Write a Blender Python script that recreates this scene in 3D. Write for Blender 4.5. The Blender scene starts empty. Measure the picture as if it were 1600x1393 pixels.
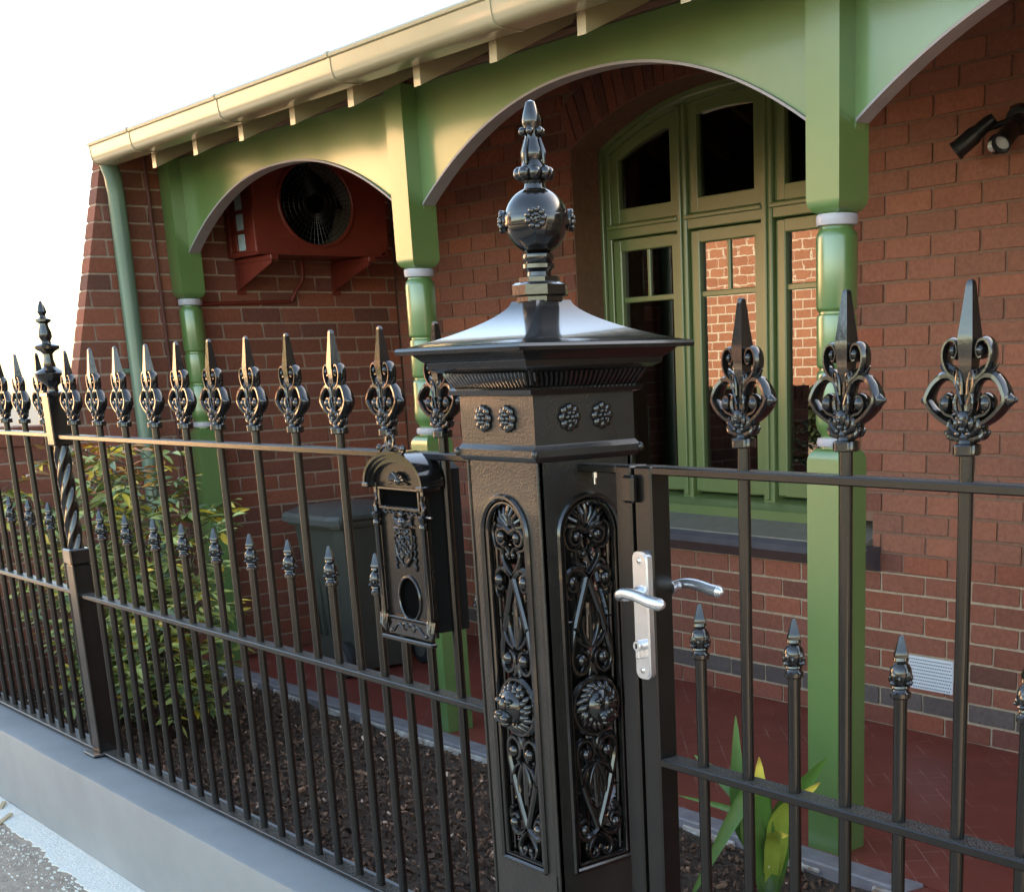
import bpy, math, random
from mathutils import Vector, Matrix, Quaternion
random.seed(7)
D = bpy.data
SC = bpy.context.scene
COL = SC.collection
pi = math.pi

# ------------------------------------------------------------------ camera
# metres; X runs along the fence (right in the picture), Y goes from the street to the house, z = 0 is the top of the low street wall
cam_d = D.cameras.new('camera')
cam = D.objects.new('camera', cam_d)
COL.objects.link(cam)
SC.camera = cam
YAW, PITCH, ROLL = 0.853, -0.2717, -0.033
CAM = Vector((1.017, -1.4089, 1.1111))
_F = Vector((-math.sin(YAW)*math.cos(PITCH), math.cos(YAW)*math.cos(PITCH), math.sin(PITCH)))
_R0 = Vector((math.cos(YAW), math.sin(YAW), 0))
_U0 = _R0.cross(_F)
_R = _R0*math.cos(ROLL) + _U0*math.sin(ROLL)
_U = -_R0*math.sin(ROLL) + _U0*math.cos(ROLL)
m = Matrix((_R, _U, -_F)).transposed().to_4x4()
m.translation = CAM
cam.matrix_world = m
cam_d.sensor_fit = 'HORIZONTAL'
cam_d.sensor_width = 36
cam_d.lens = 2156.04/1600*36
cam_d.shift_x = (800-1037.22)/1600
cam_d.shift_y = (1164.09-696.5)/1600
cam_d.clip_start = .02
cam_d.clip_end = 800

# ------------------------------------------------------------------ sky, sun, exposure
SUN_EL, SUN_AZ = math.radians(24), math.radians(8)      # behind the house: the street front lies in the house's own shade
w = D.worlds.new('World'); SC.world = w; w.use_nodes = True
nt = w.node_tree; nt.nodes.clear()
sky = nt.nodes.new('ShaderNodeTexSky'); sky.sky_type = 'NISHITA'; sky.sun_disc = False
sky.sun_elevation = SUN_EL; sky.sun_rotation = SUN_AZ
sky.air_density = 1.0; sky.dust_density = 1.3; sky.ozone_density = 1.0
bg = nt.nodes.new('ShaderNodeBackground'); bg.inputs[1].default_value = .15
wo = nt.nodes.new('ShaderNodeOutputWorld')
nt.links.new(sky.outputs[0], bg.inputs[0]); nt.links.new(bg.outputs[0], wo.inputs[0])
sl = D.lights.new('sun', 'SUN'); sl.energy = 5; sl.angle = math.radians(.53); sl.color = (1, .87, .70)
so = D.objects.new('sun', sl); COL.objects.link(so)
to_sun = Vector((math.sin(SUN_AZ)*math.cos(SUN_EL), math.cos(SUN_AZ)*math.cos(SUN_EL), math.sin(SUN_EL)))
so.rotation_mode = 'QUATERNION'; so.rotation_quaternion = to_sun.to_track_quat('Z', 'Y')
so.location = (0, 0, 30)
vs = SC.view_settings
vs.view_transform = 'Standard'; vs.look = 'None'; vs.gamma = 1; vs.use_curve_mapping = False
vs.exposure = 2.52
vs.use_white_balance = True; vs.white_balance_temperature = 7800; vs.white_balance_tint = 8
SC.cycles.max_bounces = 8; SC.cycles.glossy_bounces = 5; SC.cycles.diffuse_bounces = 4
SC.cycles.caustics_reflective = False; SC.cycles.caustics_refractive = False
SC.cycles.use_denoising = True

# ------------------------------------------------------------------ materials
def mat(name, col, rough=.5, col2=None, nscale=8, spec=.5, bump=0, bscale=60, coat=0, metal=0, tint=False, bdist=.002, detail=4, rvar=0, ior=None, cior=1.5, crough=.05):
    """principled surface, colour broken by noise between col and col2; tint: multiply by object colour and 'tint' attribute"""
    M = D.materials.new(name); M.use_nodes = True
    n = M.node_tree.nodes; L = M.node_tree.links
    b = n['Principled BSDF']
    b.inputs['Roughness'].default_value = rough
    b.inputs['Metallic'].default_value = metal
    b.inputs['Specular IOR Level'].default_value = spec
    if ior: b.inputs['IOR'].default_value = ior
    if coat:
        b.inputs['Coat Weight'].default_value = coat; b.inputs['Coat Roughness'].default_value = crough; b.inputs['Coat IOR'].default_value = cior
    tc = n.new('ShaderNodeTexCoord'); src = tc.outputs['Object']
    geo = n.new('ShaderNodeNewGeometry')
    src = geo.outputs['Position']
    last = None
    if col2:
        no = n.new('ShaderNodeTexNoise'); no.inputs['Scale'].default_value = nscale; no.inputs['Detail'].default_value = detail
        no.inputs['Roughness'].default_value = .62
        L.new(src, no.inputs['Vector'])
        ra = n.new('ShaderNodeValToRGB'); ra.color_ramp.elements[0].position = .3; ra.color_ramp.elements[1].position = .7
        ra.color_ramp.elements[0].color = (*col, 1); ra.color_ramp.elements[1].color = (*col2, 1)
        L.new(no.outputs[0], ra.inputs[0]); last = ra.outputs[0]
        if rvar:
            mr = n.new('ShaderNodeMapRange'); mr.inputs[3].default_value = rough-rvar; mr.inputs[4].default_value = rough+rvar
            L.new(no.outputs[0], mr.inputs[0]); L.new(mr.outputs[0], b.inputs['Roughness'])
    else:
        rgb = n.new('ShaderNodeRGB'); rgb.outputs[0].default_value = (*col, 1); last = rgb.outputs[0]
    if tint:
        oi = n.new('ShaderNodeObjectInfo'); at = n.new('ShaderNodeAttribute'); at.attribute_name = 'tint'
        for o in (oi.outputs['Color'], at.outputs['Color']):
            mx = n.new('ShaderNodeMix'); mx.data_type = 'RGBA'; mx.blend_type = 'MULTIPLY'; mx.inputs[0].default_value = 1
            L.new(last, mx.inputs[6]); L.new(o, mx.inputs[7]); last = mx.outputs[2]
    L.new(last, b.inputs['Base Color'])
    if bump:
        nb = n.new('ShaderNodeTexNoise'); nb.inputs['Scale'].default_value = bscale; nb.inputs['Detail'].default_value = 5
        L.new(src, nb.inputs['Vector'])
        bu = n.new('ShaderNodeBump'); bu.inputs['Strength'].default_value = bump; bu.inputs['Distance'].default_value = bdist
        L.new(nb.outputs[0], bu.inputs['Height']); L.new(bu.outputs[0], b.inputs['Normal'])
    return M

MT = {}
MT['iron'] = mat('black_gloss_iron', (.007, .0062, .0057), .15, (.012, .0105, .0095), 40, bump=.10, bscale=160, coat=.5, spec=.6)
MT['iron_satin'] = mat('black_satin_steel', (.0055, .0048, .0043), .19, (.0095, .0082, .0072), 25, bump=.06, bscale=400, spec=.6, rvar=.06)
def dusty(M):
    n = M.node_tree.nodes; L = M.node_tree.links; b = n['Principled BSDF']
    g = n.new('ShaderNodeNewGeometry'); sp = n.new('ShaderNodeSeparateXYZ'); L.new(g.outputs['Normal'], sp.inputs[0])
    mr = n.new('ShaderNodeMapRange'); mr.inputs[1].default_value = .75; mr.inputs[2].default_value = .98; L.new(sp.outputs[2], mr.inputs[0])
    no = n.new('ShaderNodeTexNoise'); no.inputs['Scale'].default_value = 420; no.inputs['Detail'].default_value = 3; L.new(g.outputs['Position'], no.inputs['Vector'])
    m2 = n.new('ShaderNodeMapRange'); m2.inputs[1].default_value = .42; m2.inputs[2].default_value = .66; L.new(no.outputs[0], m2.inputs[0])
    mu = n.new('ShaderNodeMath'); mu.operation = 'MULTIPLY'; L.new(mr.outputs[0], mu.inputs[0]); L.new(m2.outputs[0], mu.inputs[1])
    mx = n.new('ShaderNodeMix'); mx.data_type = 'RGBA'; L.new(mu.outputs[0], mx.inputs[0]); L.new(b.inputs['Base Color'].links[0].from_socket, mx.inputs[6]); mx.inputs[7].default_value = (.11, .095, .08, 1); L.new(mx.outputs[2], b.inputs['Base Color'])
    ro = n.new('ShaderNodeMix'); L.new(mu.outputs[0], ro.inputs[0]); ro.inputs[2].default_value = .19; ro.inputs[3].default_value = .8; L.new(ro.outputs[0], b.inputs['Roughness'])
dusty(MT['iron_satin'])
MT['iron_cast'] = mat('black_hammered_casting', (.012, .0115, .0105), .30, (.018, .017, .0155), 30, bump=.34, bscale=280, coat=.25, spec=.55, bdist=.0025)
MT['dark'] = mat('shade_black', (.004, .004, .004), .9, spec=0)  # flat black standing for shade in holes, openings and the fan
MT['chrome'] = mat('satin_silver_hardware', (.84, .84, .85), .26, (.74, .74, .76), 60, metal=.85, spec=.8)
MT['zinc'] = mat('zinc_bolt', (.7, .7, .7), .25, metal=1)
MT['green'] = mat('green_gloss_paint', (.104, .198, .058), .34, (.120, .222, .067), 3, crough=.20, bump=.35, bscale=34, coat=1, cior=1.62, spec=.6, bdist=.0015, rvar=.05)
MT['wgreen'] = mat('green_window_paint_warm_reflection', (.135, .190, .068), .36, (.150, .205, .078), 3, crough=.2, bump=.3, bscale=34, coat=.8, cior=1.6, bdist=.0015)  # same green as the posts, yellowed for the warm reflection on it
MT['green_glare'] = mat('green_gloss_paint_cream_glare', (.36, .31, .19), .3, (.41, .355, .225), 3, bump=.15, bscale=30, coat=.4, spec=.5)  # same green paint, paled towards cream for the reflected warm glare
MT['pipe'] = mat('grey_green_downpipe_paint', (.12, .19, .13), .3, (.15, .22, .16), 5, coat=.3)
MT['rim'] = mat('dull_mauve_rim_paint', (.30, .275, .285), .5, (.36, .33, .34), 12)
MT['mauve'] = mat('mauve_grey_paint', (.42, .39, .42), .42, (.48, .45, .47), 12)
MT['brick'] = mat('red_brick', (.290, .104, .067), .82, (.210, .072, .047), 55, bump=.6, bscale=170, tint=True, spec=.3, detail=6)
MT['mortar_red'] = mat('red_coloured_mortar', (.26, .145, .10), .92, (.20, .11, .08), 45, bump=.7, bscale=200, spec=.2)
MT['mortar_pale'] = mat('pale_pink_mortar', (.46, .34, .27), .92, (.36, .26, .20), 45, bump=.7, bscale=200, spec=.2)
MT['mortar'] = mat('buff_mortar', (.50, .38, .27), .92, (.36, .265, .19), 45, bump=.7, bscale=200, spec=.2)
MT['render'] = mat('blue_grey_masonry_paint', (.205, .222, .230), .62, (.262, .280, .288), 3.2, detail=9, bump=.35, bscale=90, spec=.35, bdist=.0015)
MT['edging'] = mat('grey_edging_paint', (.22, .20, .205), .6, (.30, .275, .28), 16, bump=.4, bscale=90)
MT['flake'] = mat('flaking_white_edging', (.75, .72, .66), .75, (.34, .22, .15), 22, bump=1, bscale=70, bdist=.006)
MT['tile'] = None
MT['soil'] = mat('bark_soil', (.07, .045, .033), .95, (.12, .08, .058), 30, bump=1, bscale=60, bdist=.02, spec=.2)
MT['bark'] = mat('bark_chip', (.18, .105, .072), .85, (.072, .045, .031), 30, tint=True, spec=.25)
MT['sill'] = mat('dark_slate_sill_paint', (.07, .068, .082), .4, (.10, .095, .11), 9, bump=.3, bscale=60)
MT['sillt'] = mat('grey_sill_slope_paint', (.16, .15, .125), .6, (.2, .185, .16), 14, bump=.3, bscale=60)
MT['ac'] = mat('brick_red_paint', (.20, .032, .02), .38, (.16, .026, .016), 10, bump=.1)
MT['bin'] = mat('dark_green_bin_plastic', (.052, .055, .044), .42, (.062, .065, .053), 8, bump=.2, bscale=250)
MT['binlid'] = mat('grey_green_bin_lid_plastic', (.085, .086, .080), .4, (.105, .106, .098), 8, bump=.2, bscale=250)
MT['rubber'] = mat('black_rubber', (.02, .02, .022), .7)
MT['white'] = mat('white_enamel', (.72, .74, .78), .4, (.66, .68, .72), 20)
MT['black'] = mat('black_plastic', (.014, .014, .015), .35)
MT['boxbody'] = mat('matt_black_box', (.010, .010, .010), .6, spec=.3)
MT['conduit'] = mat('dull_red_conduit', (.17, .06, .045), .7, (.14, .05, .04), 30)
MT['duct'] = mat('ribbed_tan_duct', (.17, .135, .105), .6, (.12, .10, .08), 60)
MT['lens'] = mat('clear_lens', (.55, .55, .52), .15, coat=.5)
MT['skylit'] = mat('sky_lit_blue_louvre', (.42, .56, .62), .25, (.5, .62, .66), 40)
MT['roofing'] = mat('glare_white_roof_sheet', (.86, .85, .83), .35, (.8, .79, .77), 6, spec=.6)  # near-white puts the blown-out sky glare into the roof colour
MT['soffit'] = mat('brown_soffit_boards', (.16, .085, .05), .6, (.12, .065, .04), 12, bump=.3)
MT['leaf'] = mat('leaf_green', (.19, .22, .08), .42, (.15, .18, .065), 30, tint=True, spec=.45)
MT['stem'] = mat('brown_stem', (.07, .045, .025), .8, (.11, .08, .05), 40)
MT['road'] = mat('asphalt', (.05, .05, .05), .9, (.075, .073, .07), 60, bump=.6, bscale=150)
MT['conc'] = mat('worn_asphalt_road', (.085, .08, .075), .9, (.06, .058, .055), 8, bump=.5, bscale=60)
MT['whitepaint'] = mat('white_undercoat_spill', (.86, .85, .78), .7, (.74, .73, .66), 40, bump=.8, bscale=120, bdist=.004)
MT['cream'] = mat('apricot_render', (.88, .62, .43), .85, (.82, .56, .38), 2)
MT['slate'] = mat('dark_roof_slate', (.05, .05, .055), .7, (.035, .035, .04), 3)
MT['hedge'] = mat('hedge_leaf', (.03, .055, .02), .7, (.05, .08, .03), 20)
MT['room'] = mat('dim_plaster', (.30, .24, .19), .9)
MT['rosette'] = MT['iron']

# pavement: exposed grit concrete
def m_pave():
    M = mat('grit_concrete', (.50, .405, .32), .9, (.31, .25, .20), 35, bump=1, bscale=140, bdist=.006, spec=.25)
    return M
MT['pave'] = m_pave()
# red painted tiles laid in herringbone, joints nearly painted over
def m_tile():
    M = mat('red_floor_paint', (.27, .060, .042), .38, (.21, .045, .032), 4, spec=.45, bump=.15, bscale=60, rvar=.08)
    n = M.node_tree.nodes; L = M.node_tree.links; b = n['Principled BSDF']
    geo = n.new('ShaderNodeNewGeometry'); mp = n.new('ShaderNodeMapping'); mp.inputs['Rotation'].default_value = (0, 0, math.radians(38))
    L.new(geo.outputs['Position'], mp.inputs[0])
    br = n.new('ShaderNodeTexBrick'); br.inputs['Scale'].default_value = 1; br.inputs['Brick Width'].default_value = .15
    br.inputs['Row Height'].default_value = .075; br.inputs['Mortar Size'].default_value = .0016; br.inputs['Mortar Smooth'].default_value = .2
    L.new(mp.outputs[0], br.inputs['Vector'])
    no = n.new('ShaderNodeTexNoise'); no.inputs['Scale'].default_value = 5; no.inputs['Detail'].default_value = 5; L.new(geo.outputs['Position'], no.inputs['Vector'])
    mr = n.new('ShaderNodeMapRange'); mr.inputs[1].default_value = .48; mr.inputs[2].default_value = .62; L.new(no.outputs[0], mr.inputs[0])
    mu = n.new('ShaderNodeMath'); mu.operation = 'MULTIPLY'; L.new(br.outputs['Fac'], mu.inputs[0]); L.new(mr.outputs[0], mu.inputs[1])
    mx = n.new('ShaderNodeMix'); mx.data_type = 'RGBA'; old = b.inputs['Base Color'].links[0].from_socket
    L.new(mu.outputs[0], mx.inputs[0]); L.new(old, mx.inputs[6]); mx.inputs[7].default_value = (.48, .30, .24, 1)
    L.new(mx.outputs[2], b.inputs['Base Color'])
    return M
MT['tile'] = m_tile()
# far brickwork, for the building over the road
def m_farbrick():
    M = mat('far_brickwork', (.42, .17, .10), .85)
    n = M.node_tree.nodes; L = M.node_tree.links; b = n['Principled BSDF']
    geo = n.new('ShaderNodeNewGeometry'); sp = n.new('ShaderNodeSeparateXYZ'); cb = n.new('ShaderNodeCombineXYZ')
    L.new(geo.outputs['Position'], sp.inputs[0]); L.new(sp.outputs[0], cb.inputs[0]); L.new(sp.outputs[2], cb.inputs[1])
    br = n.new('ShaderNodeTexBrick'); br.inputs['Scale'].default_value = 1; br.inputs['Brick Width'].default_value = .37
    br.inputs['Row Height'].default_value = .155; br.inputs['Mortar Size'].default_value = .012; br.inputs['Bias'].default_value = -.2
    br.inputs['Color1'].default_value = (.52, .24, .155, 1); br.inputs['Color2'].default_value = (.42, .185, .12, 1); br.inputs['Mortar'].default_value = (.78, .70, .60, 1)
    L.new(cb.outputs[0], br.inputs['Vector']); L.new(br.outputs[0], b.inputs['Base Color'])
    return M
MT['farbrick'] = m_farbrick()
# old window glass: clear with a mirror share that grows towards grazing
def m_glass():
    M = D.materials.new('old_window_glass'); M.use_nodes = True
    n = M.node_tree.nodes; L = M.node_tree.links; n.clear()
    o = n.new('ShaderNodeOutputMaterial'); mx = n.new('ShaderNodeMixShader'); t = n.new('ShaderNodeBsdfTransparent'); g = n.new('ShaderNodeBsdfGlossy')
    t.inputs[0].default_value = (.62, .64, .62, 1); g.inputs['Roughness'].default_value = .004
    f = n.new('ShaderNodeFresnel'); f.inputs[0].default_value = 1.95
    no = n.new('ShaderNodeTexNoise'); no.inputs['Scale'].default_value = 3; bu = n.new('ShaderNodeBump'); bu.inputs['Strength'].default_value = .018; bu.inputs['Distance'].default_value = .004
    L.new(no.outputs[0], bu.inputs['Height']); L.new(bu.outputs[0], g.inputs['Normal'])
    L.new(f.outputs[0], mx.inputs[0]); L.new(t.outputs[0], mx.inputs[1]); L.new(g.outputs[0], mx.inputs[2]); L.new(mx.outputs[0], o.inputs[0])
    return M
MT['glass'] = m_glass()

# ------------------------------------------------------------------ mesh helpers
class MB:
    def __init__(s): s.v = []; s.f = []; s.t = []
    def add(s, vs, fs, M=None):
        k = len(s.v)
        if M is not None: vs = [M @ Vector(p) for p in vs]
        s.v += [tuple(p) for p in vs]; s.f += [tuple(i+k for i in f) for f in fs]; return s
    def box(s, x0, x1, y0, y1, z0, z1, c=0, M=None):
        if c == 0:
            vs = [(x, y, z) for x in (x0, x1) for y in (y0, y1) for z in (z0, z1)]
            return s.add(vs, [(0, 1, 3, 2), (4, 6, 7, 5), (0, 4, 5, 1), (2, 3, 7, 6), (0, 2, 6, 4), (1, 5, 7, 3)], M)
        vs = []; ids = {}
        X, Y, Z = (x0, x1), (y0, y1), (z0, z1)
        for i in (0, 1):
            for j in (0, 1):
                for k in (0, 1):
                    sx, sy, sz = (1-2*i)*c, (1-2*j)*c, (1-2*k)*c
                    ids[i, j, k] = len(vs)
                    vs += [(X[i], Y[j]+sy, Z[k]+sz), (X[i]+sx, Y[j], Z[k]+sz), (X[i]+sx, Y[j]+sy, Z[k])]
        g = lambda i, j, k, a: ids[i, j, k]+a
        fs = []
        for i in (0, 1): fs.append((g(i,0,0,0), g(i,1,0,0), g(i,1,1,0), g(i,0,1,0)))
        for j in (0, 1): fs.append((g(0,j,0,1), g(1,j,0,1), g(1,j,1,1), g(0,j,1,1)))
        for k in (0, 1): fs.append((g(0,0,k,2), g(1,0,k,2), g(1,1,k,2), g(0,1,k,2)))
        for i in (0, 1):
            for j in (0, 1): fs.append((g(i,j,0,0), g(i,j,1,0), g(i,j,1,1), g(i,j,0,1)))
            for k in (0, 1): fs.append((g(i,0,k,0), g(i,1,k,0), g(i,1,k,2), g(i,0,k,2)))
        for j in (0, 1):
            for k in (0, 1): fs.append((g(0,j,k,1), g(1,j,k,1), g(1,j,k,2), g(0,j,k,2)))
        for q in ids.values(): fs.append((q, q+1, q+2))
        return s.add(vs, fs, M)
    def lathe(s, prof, n=16, c=(0, 0, 0), M=None, lob=0, nl=4, ph=0):
        vs = []; fs = []
        for r, z in prof:
            for i in range(n):
                a = 2*pi*(i/n)+ph; q = r*(1+lob*math.cos(nl*a))
                vs.append((c[0]+q*math.cos(a), c[1]+q*math.sin(a), c[2]+z))
        for j in range(len(prof)-1):
            for i in range(n):
                fs.append((j*n+i, j*n+(i+1) % n, (j+1)*n+(i+1) % n, (j+1)*n+i))
        fs.append(tuple(range(n))[::-1]); fs.append(tuple((len(prof)-1)*n+i for i in range(n)))
        return s.add(vs, fs, M)
    def sq(s, prof, c=(0, 0, 0), M=None):
        """square lathe: (half width, z)"""
        return s.lathe([(h*math.sqrt(2), z) for h, z in prof], 4, c, M, ph=pi/4)
    def ball(s, c, r, n=12, m_=8, M=None):
        if not hasattr(r, '__len__'): r = (r, r, r)
        vs = []; fs = []
        for j in range(m_+1):
            t = pi*j/m_
            for i in range(n):
                a = 2*pi*i/n
                vs.append((c[0]+r[0]*math.sin(t)*math.cos(a), c[1]+r[1]*math.sin(t)*math.sin(a), c[2]+r[2]*math.cos(t)))
        for j in range(m_):
            for i in range(n): fs.append((j*n+i, (j+1)*n+i, (j+1)*n+(i+1) % n, j*n+(i+1) % n))
        return s.add(vs, fs, M)
    def tube(s, pts, r, n=8, D_=None, rd=None, closed=False, M=None, cap=True):
        """tube along pts; r scalar or list; D_ fixed depth axis with half depth rd (flat castings)"""
        pts = [Vector(p) for p in pts]; N = len(pts); R = r if hasattr(r, '__len__') else [r]*N
        RD = None if rd is None else (rd if hasattr(rd, '__len__') else [rd]*N)
        vs = []; fs = []; prev = None
        for i, p in enumerate(pts):
            a = pts[(i-1) % N] if (closed or i > 0) else p; b = pts[(i+1) % N] if (closed or i < N-1) else p
            T = (b-a).normalized()
            if D_ is not None:
                d = Vector(D_); nn = d.cross(T).normalized()
            else:
                if prev is None:
                    d = T.orthogonal().normalized()
                else:
                    d = (prev-T*prev.dot(T)).normalized()
                prev = d; nn = d.cross(T).normalized()
            for k in range(n):
                an = 2*pi*(k+.5)/n
                vs.append(p+nn*(R[i]*math.cos(an))+d*((RD[i] if RD else R[i])*math.sin(an)))
        for i in range(N if closed else N-1):
            j = (i+1) % N
            for k in range(n): fs.append((i*n+k, i*n+(k+1) % n, j*n+(k+1) % n, j*n+k))
        if cap and not closed:
            fs.append(tuple(range(n))[::-1]); fs.append(tuple((N-1)*n+k for k in range(n)))
        return s.add(vs, fs, M)
    def prism(s, poly, a, b, ax='y', M=None):
        """polygon in the plane of the two other axes, extruded from a to b along ax"""
        P = {'y': lambda u, w_, t: (u, t, w_), 'x': lambda u, w_, t: (t, u, w_), 'z': lambda u, w_, t: (u, w_, t)}[ax]
        n = len(poly); vs = [P(u, w_, a) for u, w_ in poly]+[P(u, w_, b) for u, w_ in poly]
        fs = [tuple(range(n)), tuple(range(n, 2*n))[::-1]]+[(i, (i+1) % n, n+(i+1) % n, n+i) for i in range(n)]
        return s.add(vs, fs, M)
    def strip(s, A, B, a, b, ax='y', M=None):
        """solid between two polylines A and B (same length), extruded a..b along ax: quads only"""
        P = {'y': lambda u, w_, t: (u, t, w_), 'x': lambda u, w_, t: (t, u, w_), 'z': lambda u, w_, t: (u, w_, t)}[ax]
        n = len(A); vs = [P(*q, a) for q in A]+[P(*q, a) for q in B]+[P(*q, b) for q in A]+[P(*q, b) for q in B]; fs = []
        for i in range(n-1):
            fs += [(i, i+1, n+i+1, n+i), (2*n+i, 3*n+i, 3*n+i+1, 2*n+i+1), (i, 2*n+i, 2*n+i+1, i+1), (n+i, n+i+1, 3*n+i+1, 3*n+i)]
        fs += [(0, n, 3*n, 2*n), (n-1, 3*n-1, 4*n-1, 2*n-1)]
        return s.add(vs, fs, M)
    def mesh(s, name, smooth=35):
        me = D.meshes.new(name); me.from_pydata(s.v, [], s.f); me.update()
        import bmesh
        bm = bmesh.new(); bm.from_mesh(me); bmesh.ops.recalc_face_normals(bm, faces=bm.faces); bm.to_mesh(me); bm.free()
        if smooth:
            me.shade_smooth(); me.set_sharp_from_angle(angle=math.radians(smooth))
        return me
    def build(s, name, mt, parent=None, smooth=35):
        return put(name, s.mesh(name, smooth), mt, parent)

def woff(p):
    o = Vector((0, 0, 0))
    while p is not None: o += p.location; p = p.parent
    return o
def put(name, me, mt, parent=None, loc=None, rot=None, scale=None):
    """link a mesh written in world coordinates (or standing at world point loc)"""
    if mt is not None and not me.materials: me.materials.append(MT[mt] if isinstance(mt, str) else mt)
    o = D.objects.new(name, me); COL.objects.link(o)
    o.location = Vector(loc or (0, 0, 0))
    if parent is not None: o.parent = parent; o.location = o.location-woff(parent)
    if rot is not None: o.rotation_euler = rot
    if scale is not None: o.scale = scale
    return o
def thing(name, label, cat, loc, group=None):
    o = D.objects.new(name, None); COL.objects.link(o); o.location = loc; o.empty_display_size = .1
    return tag(o, label, cat, group)
def tag(o, label, cat, group=None, kind=None):
    o['label'] = label; o['category'] = cat
    if group: o['group'] = group
    if kind: o['kind'] = kind
    return o
def structure(name, mb, mt, label=None, smooth=35):
    o = mb.build(name, mt, None, smooth); o['kind'] = 'structure'
    if label: o['label'] = label
    return o
def spline(pts, n=6, closed=False):
    """Catmull-Rom through points of any dimension"""
    P = [Vector(p) for p in pts]; N = len(P); out = []
    for i in range(N if closed else N-1):
        g = lambda k: P[k % N] if closed else P[max(0, min(N-1, k))]
        a, b, c, d = g(i-1), g(i), g(i+1), g(i+2)
        for k in range(n):
            t = k/n
            out.append(.5*((2*b)+(c-a)*t+(2*a-5*b+4*c-d)*t*t+(3*b-a-3*c+d)*t**3))
    if not closed: out.append(P[-1])
    return out
def xz(pts, y=0): return [(p[0], y, p[1]) for p in pts]
def S2(pts, n=5, y=0): return xz(spline([Vector((a, b, 0)) for a, b in pts], n), y)

# ------------------------------------------------------------------ setting: ground, footpath, road, garden bed, floor
FLOOR = -.5
WY = 3.297          # face of the front wall
LX = -6.725         # face of the side (wing) wall
VY = 1.941          # axis of the verandah posts
PX = -.8625         # axis of the gate pillar
FX0, FP = -3.0833, .19    # first tall picket right of the thin post, pitch
structure('ground', MB().box(-120, 120, -60, 120, -1.0, -.62), 'road')
structure('road', MB().box(-120, 120, -7.2, -2.7, -.6, -.36), 'conc')
structure('footpath', MB().box(-120, 120, -2.7, -.142, -.6, -.262), 'pave')
structure('kerb', MB().box(-120, 120, -2.86, -2.704, -.6, -.258, .01), 'edging')
structure('far_footpath', MB().box(-120, 120, -9.0, -7.2, -.6, -.24), 'pave')
structure('verandah_floor', MB().box(LX, 2.2, 1.862, WY+.1, -.618, FLOOR), 'tile')
def path():
    mb = MB(); mb.prism([(.06, -.615), (1.858, -.615), (1.858, FLOOR-.004), (.06, -.30)], -1.5, 1.2, 'x'); return mb
structure('garden_path', path(), 'tile')
ed = MB().box(LX, -1.502, 1.765, 1.858, -.615, FLOOR+.008, .006)
ed = structure('edging', ed, 'edging')
e2 = MB()
x = LX
rr = random.Random(3)
while x < -1.55:          # broken flakes of old lime and brick along the face of the edging
    l = rr.uniform(.05, .22); h = rr.uniform(.012, .05)
    if rr.random() < .72: e2.box(x, x+l, 1.765-rr.uniform(.006, .02), 1.764, FLOOR-.012-h, FLOOR-rr.uniform(.004, .012), .004)
    x += l*rr.uniform(.7, 1.3)
e2.build('flaking_lime', 'flake', ed)['kind'] = 'stuff'

def mulch():
    nx, ny = 150, 56; mb = MB(); vs = []; fs = []; r = random.Random(5)
    from mathutils import noise
    for j in range(ny+1):
        for i in range(nx+1):
            X = LX+(-1.51-LX)*i/nx; Y = .045+(1.766-.045)*j/ny; t = j/ny
            z = -.46+(-.075)*min(1, t*1.4)+.028*noise.noise((X*2.2, Y*2.2, 0))+.016*noise.noise((X*9, Y*9, 3))+.010*noise.noise((X*23, Y*23, 7))
            vs.append((X, Y, z))
    for j in range(ny):
        for i in range(nx): k = j*(nx+1)+i; fs.append((k, k+1, k+nx+2, k+nx+1))
    mb.add(vs, fs)
    return mb, vs, nx
mmb, mvs, mnx = mulch()
structure('garden_bed', mmb, 'soil', smooth=0)
def tint_attr(me, cols):
    a = me.attributes.new('tint', 'FLOAT_COLOR', 'POINT')
    flat = []
    for c in cols: flat += [c[0], c[1], c[2], 1]
    a.data.foreach_set('color', flat)
def chips():
    mb = MB(); cols = []; r = random.Random(11)
    for k in range(17000):
        p = Vector(mvs[r.randrange(len(mvs))])+Vector((r.uniform(-.02, .02), r.uniform(-.02, .02), r.uniform(0, .012)))
        if p.y < .06 or p.y > 1.74: continue
        l = r.uniform(.005, .018)*(1.5 if r.random() < .12 else 1); q = r.uniform(.3, .6)
        M = Matrix.Translation(p) @ Quaternion((r.gauss(0, .35), r.gauss(0, .35), r.gauss(0, 1), 1)).normalized().to_matrix().to_4x4() @ Matrix.Rotation(r.uniform(0, 6.3), 4, 'Z')
        a, b, c = l, l*q, l*r.uniform(.1, .25)
        mb.add([(-a, -b*.6, -c), (a*.8, -b, -c), (a, b*.7, -c), (-a*.7, b, -c), (-a*.8, -b*.4, c), (a*.6, -b*.7, c), (a*.8, b*.5, c), (-a*.5, b*.8, c)],
               [(3, 2, 1, 0), (4, 5, 6, 7), (0, 1, 5, 4), (1, 2, 6, 5), (2, 3, 7, 6), (3, 0, 4, 7)], M)
        t = r.random()
        if t < .012: cc = (7, 8, 8.5)
        elif t < .10: cc = (3.0, 2.7, 2.4)
        elif t < .45: cc = (1.6, 1.45, 1.3)
        else: s = r.uniform(.4, 1.1); cc = (s, s, s)
        cols += [cc]*8
    me = mb.mesh('bark_mulch', 0); tint_attr(me, cols)
    o = put('bark_mulch', me, 'bark'); o['kind'] = 'stuff'; o['label'] = 'dark brown bark mulch covering the garden bed'; o['category'] = 'mulch'
chips()

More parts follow.
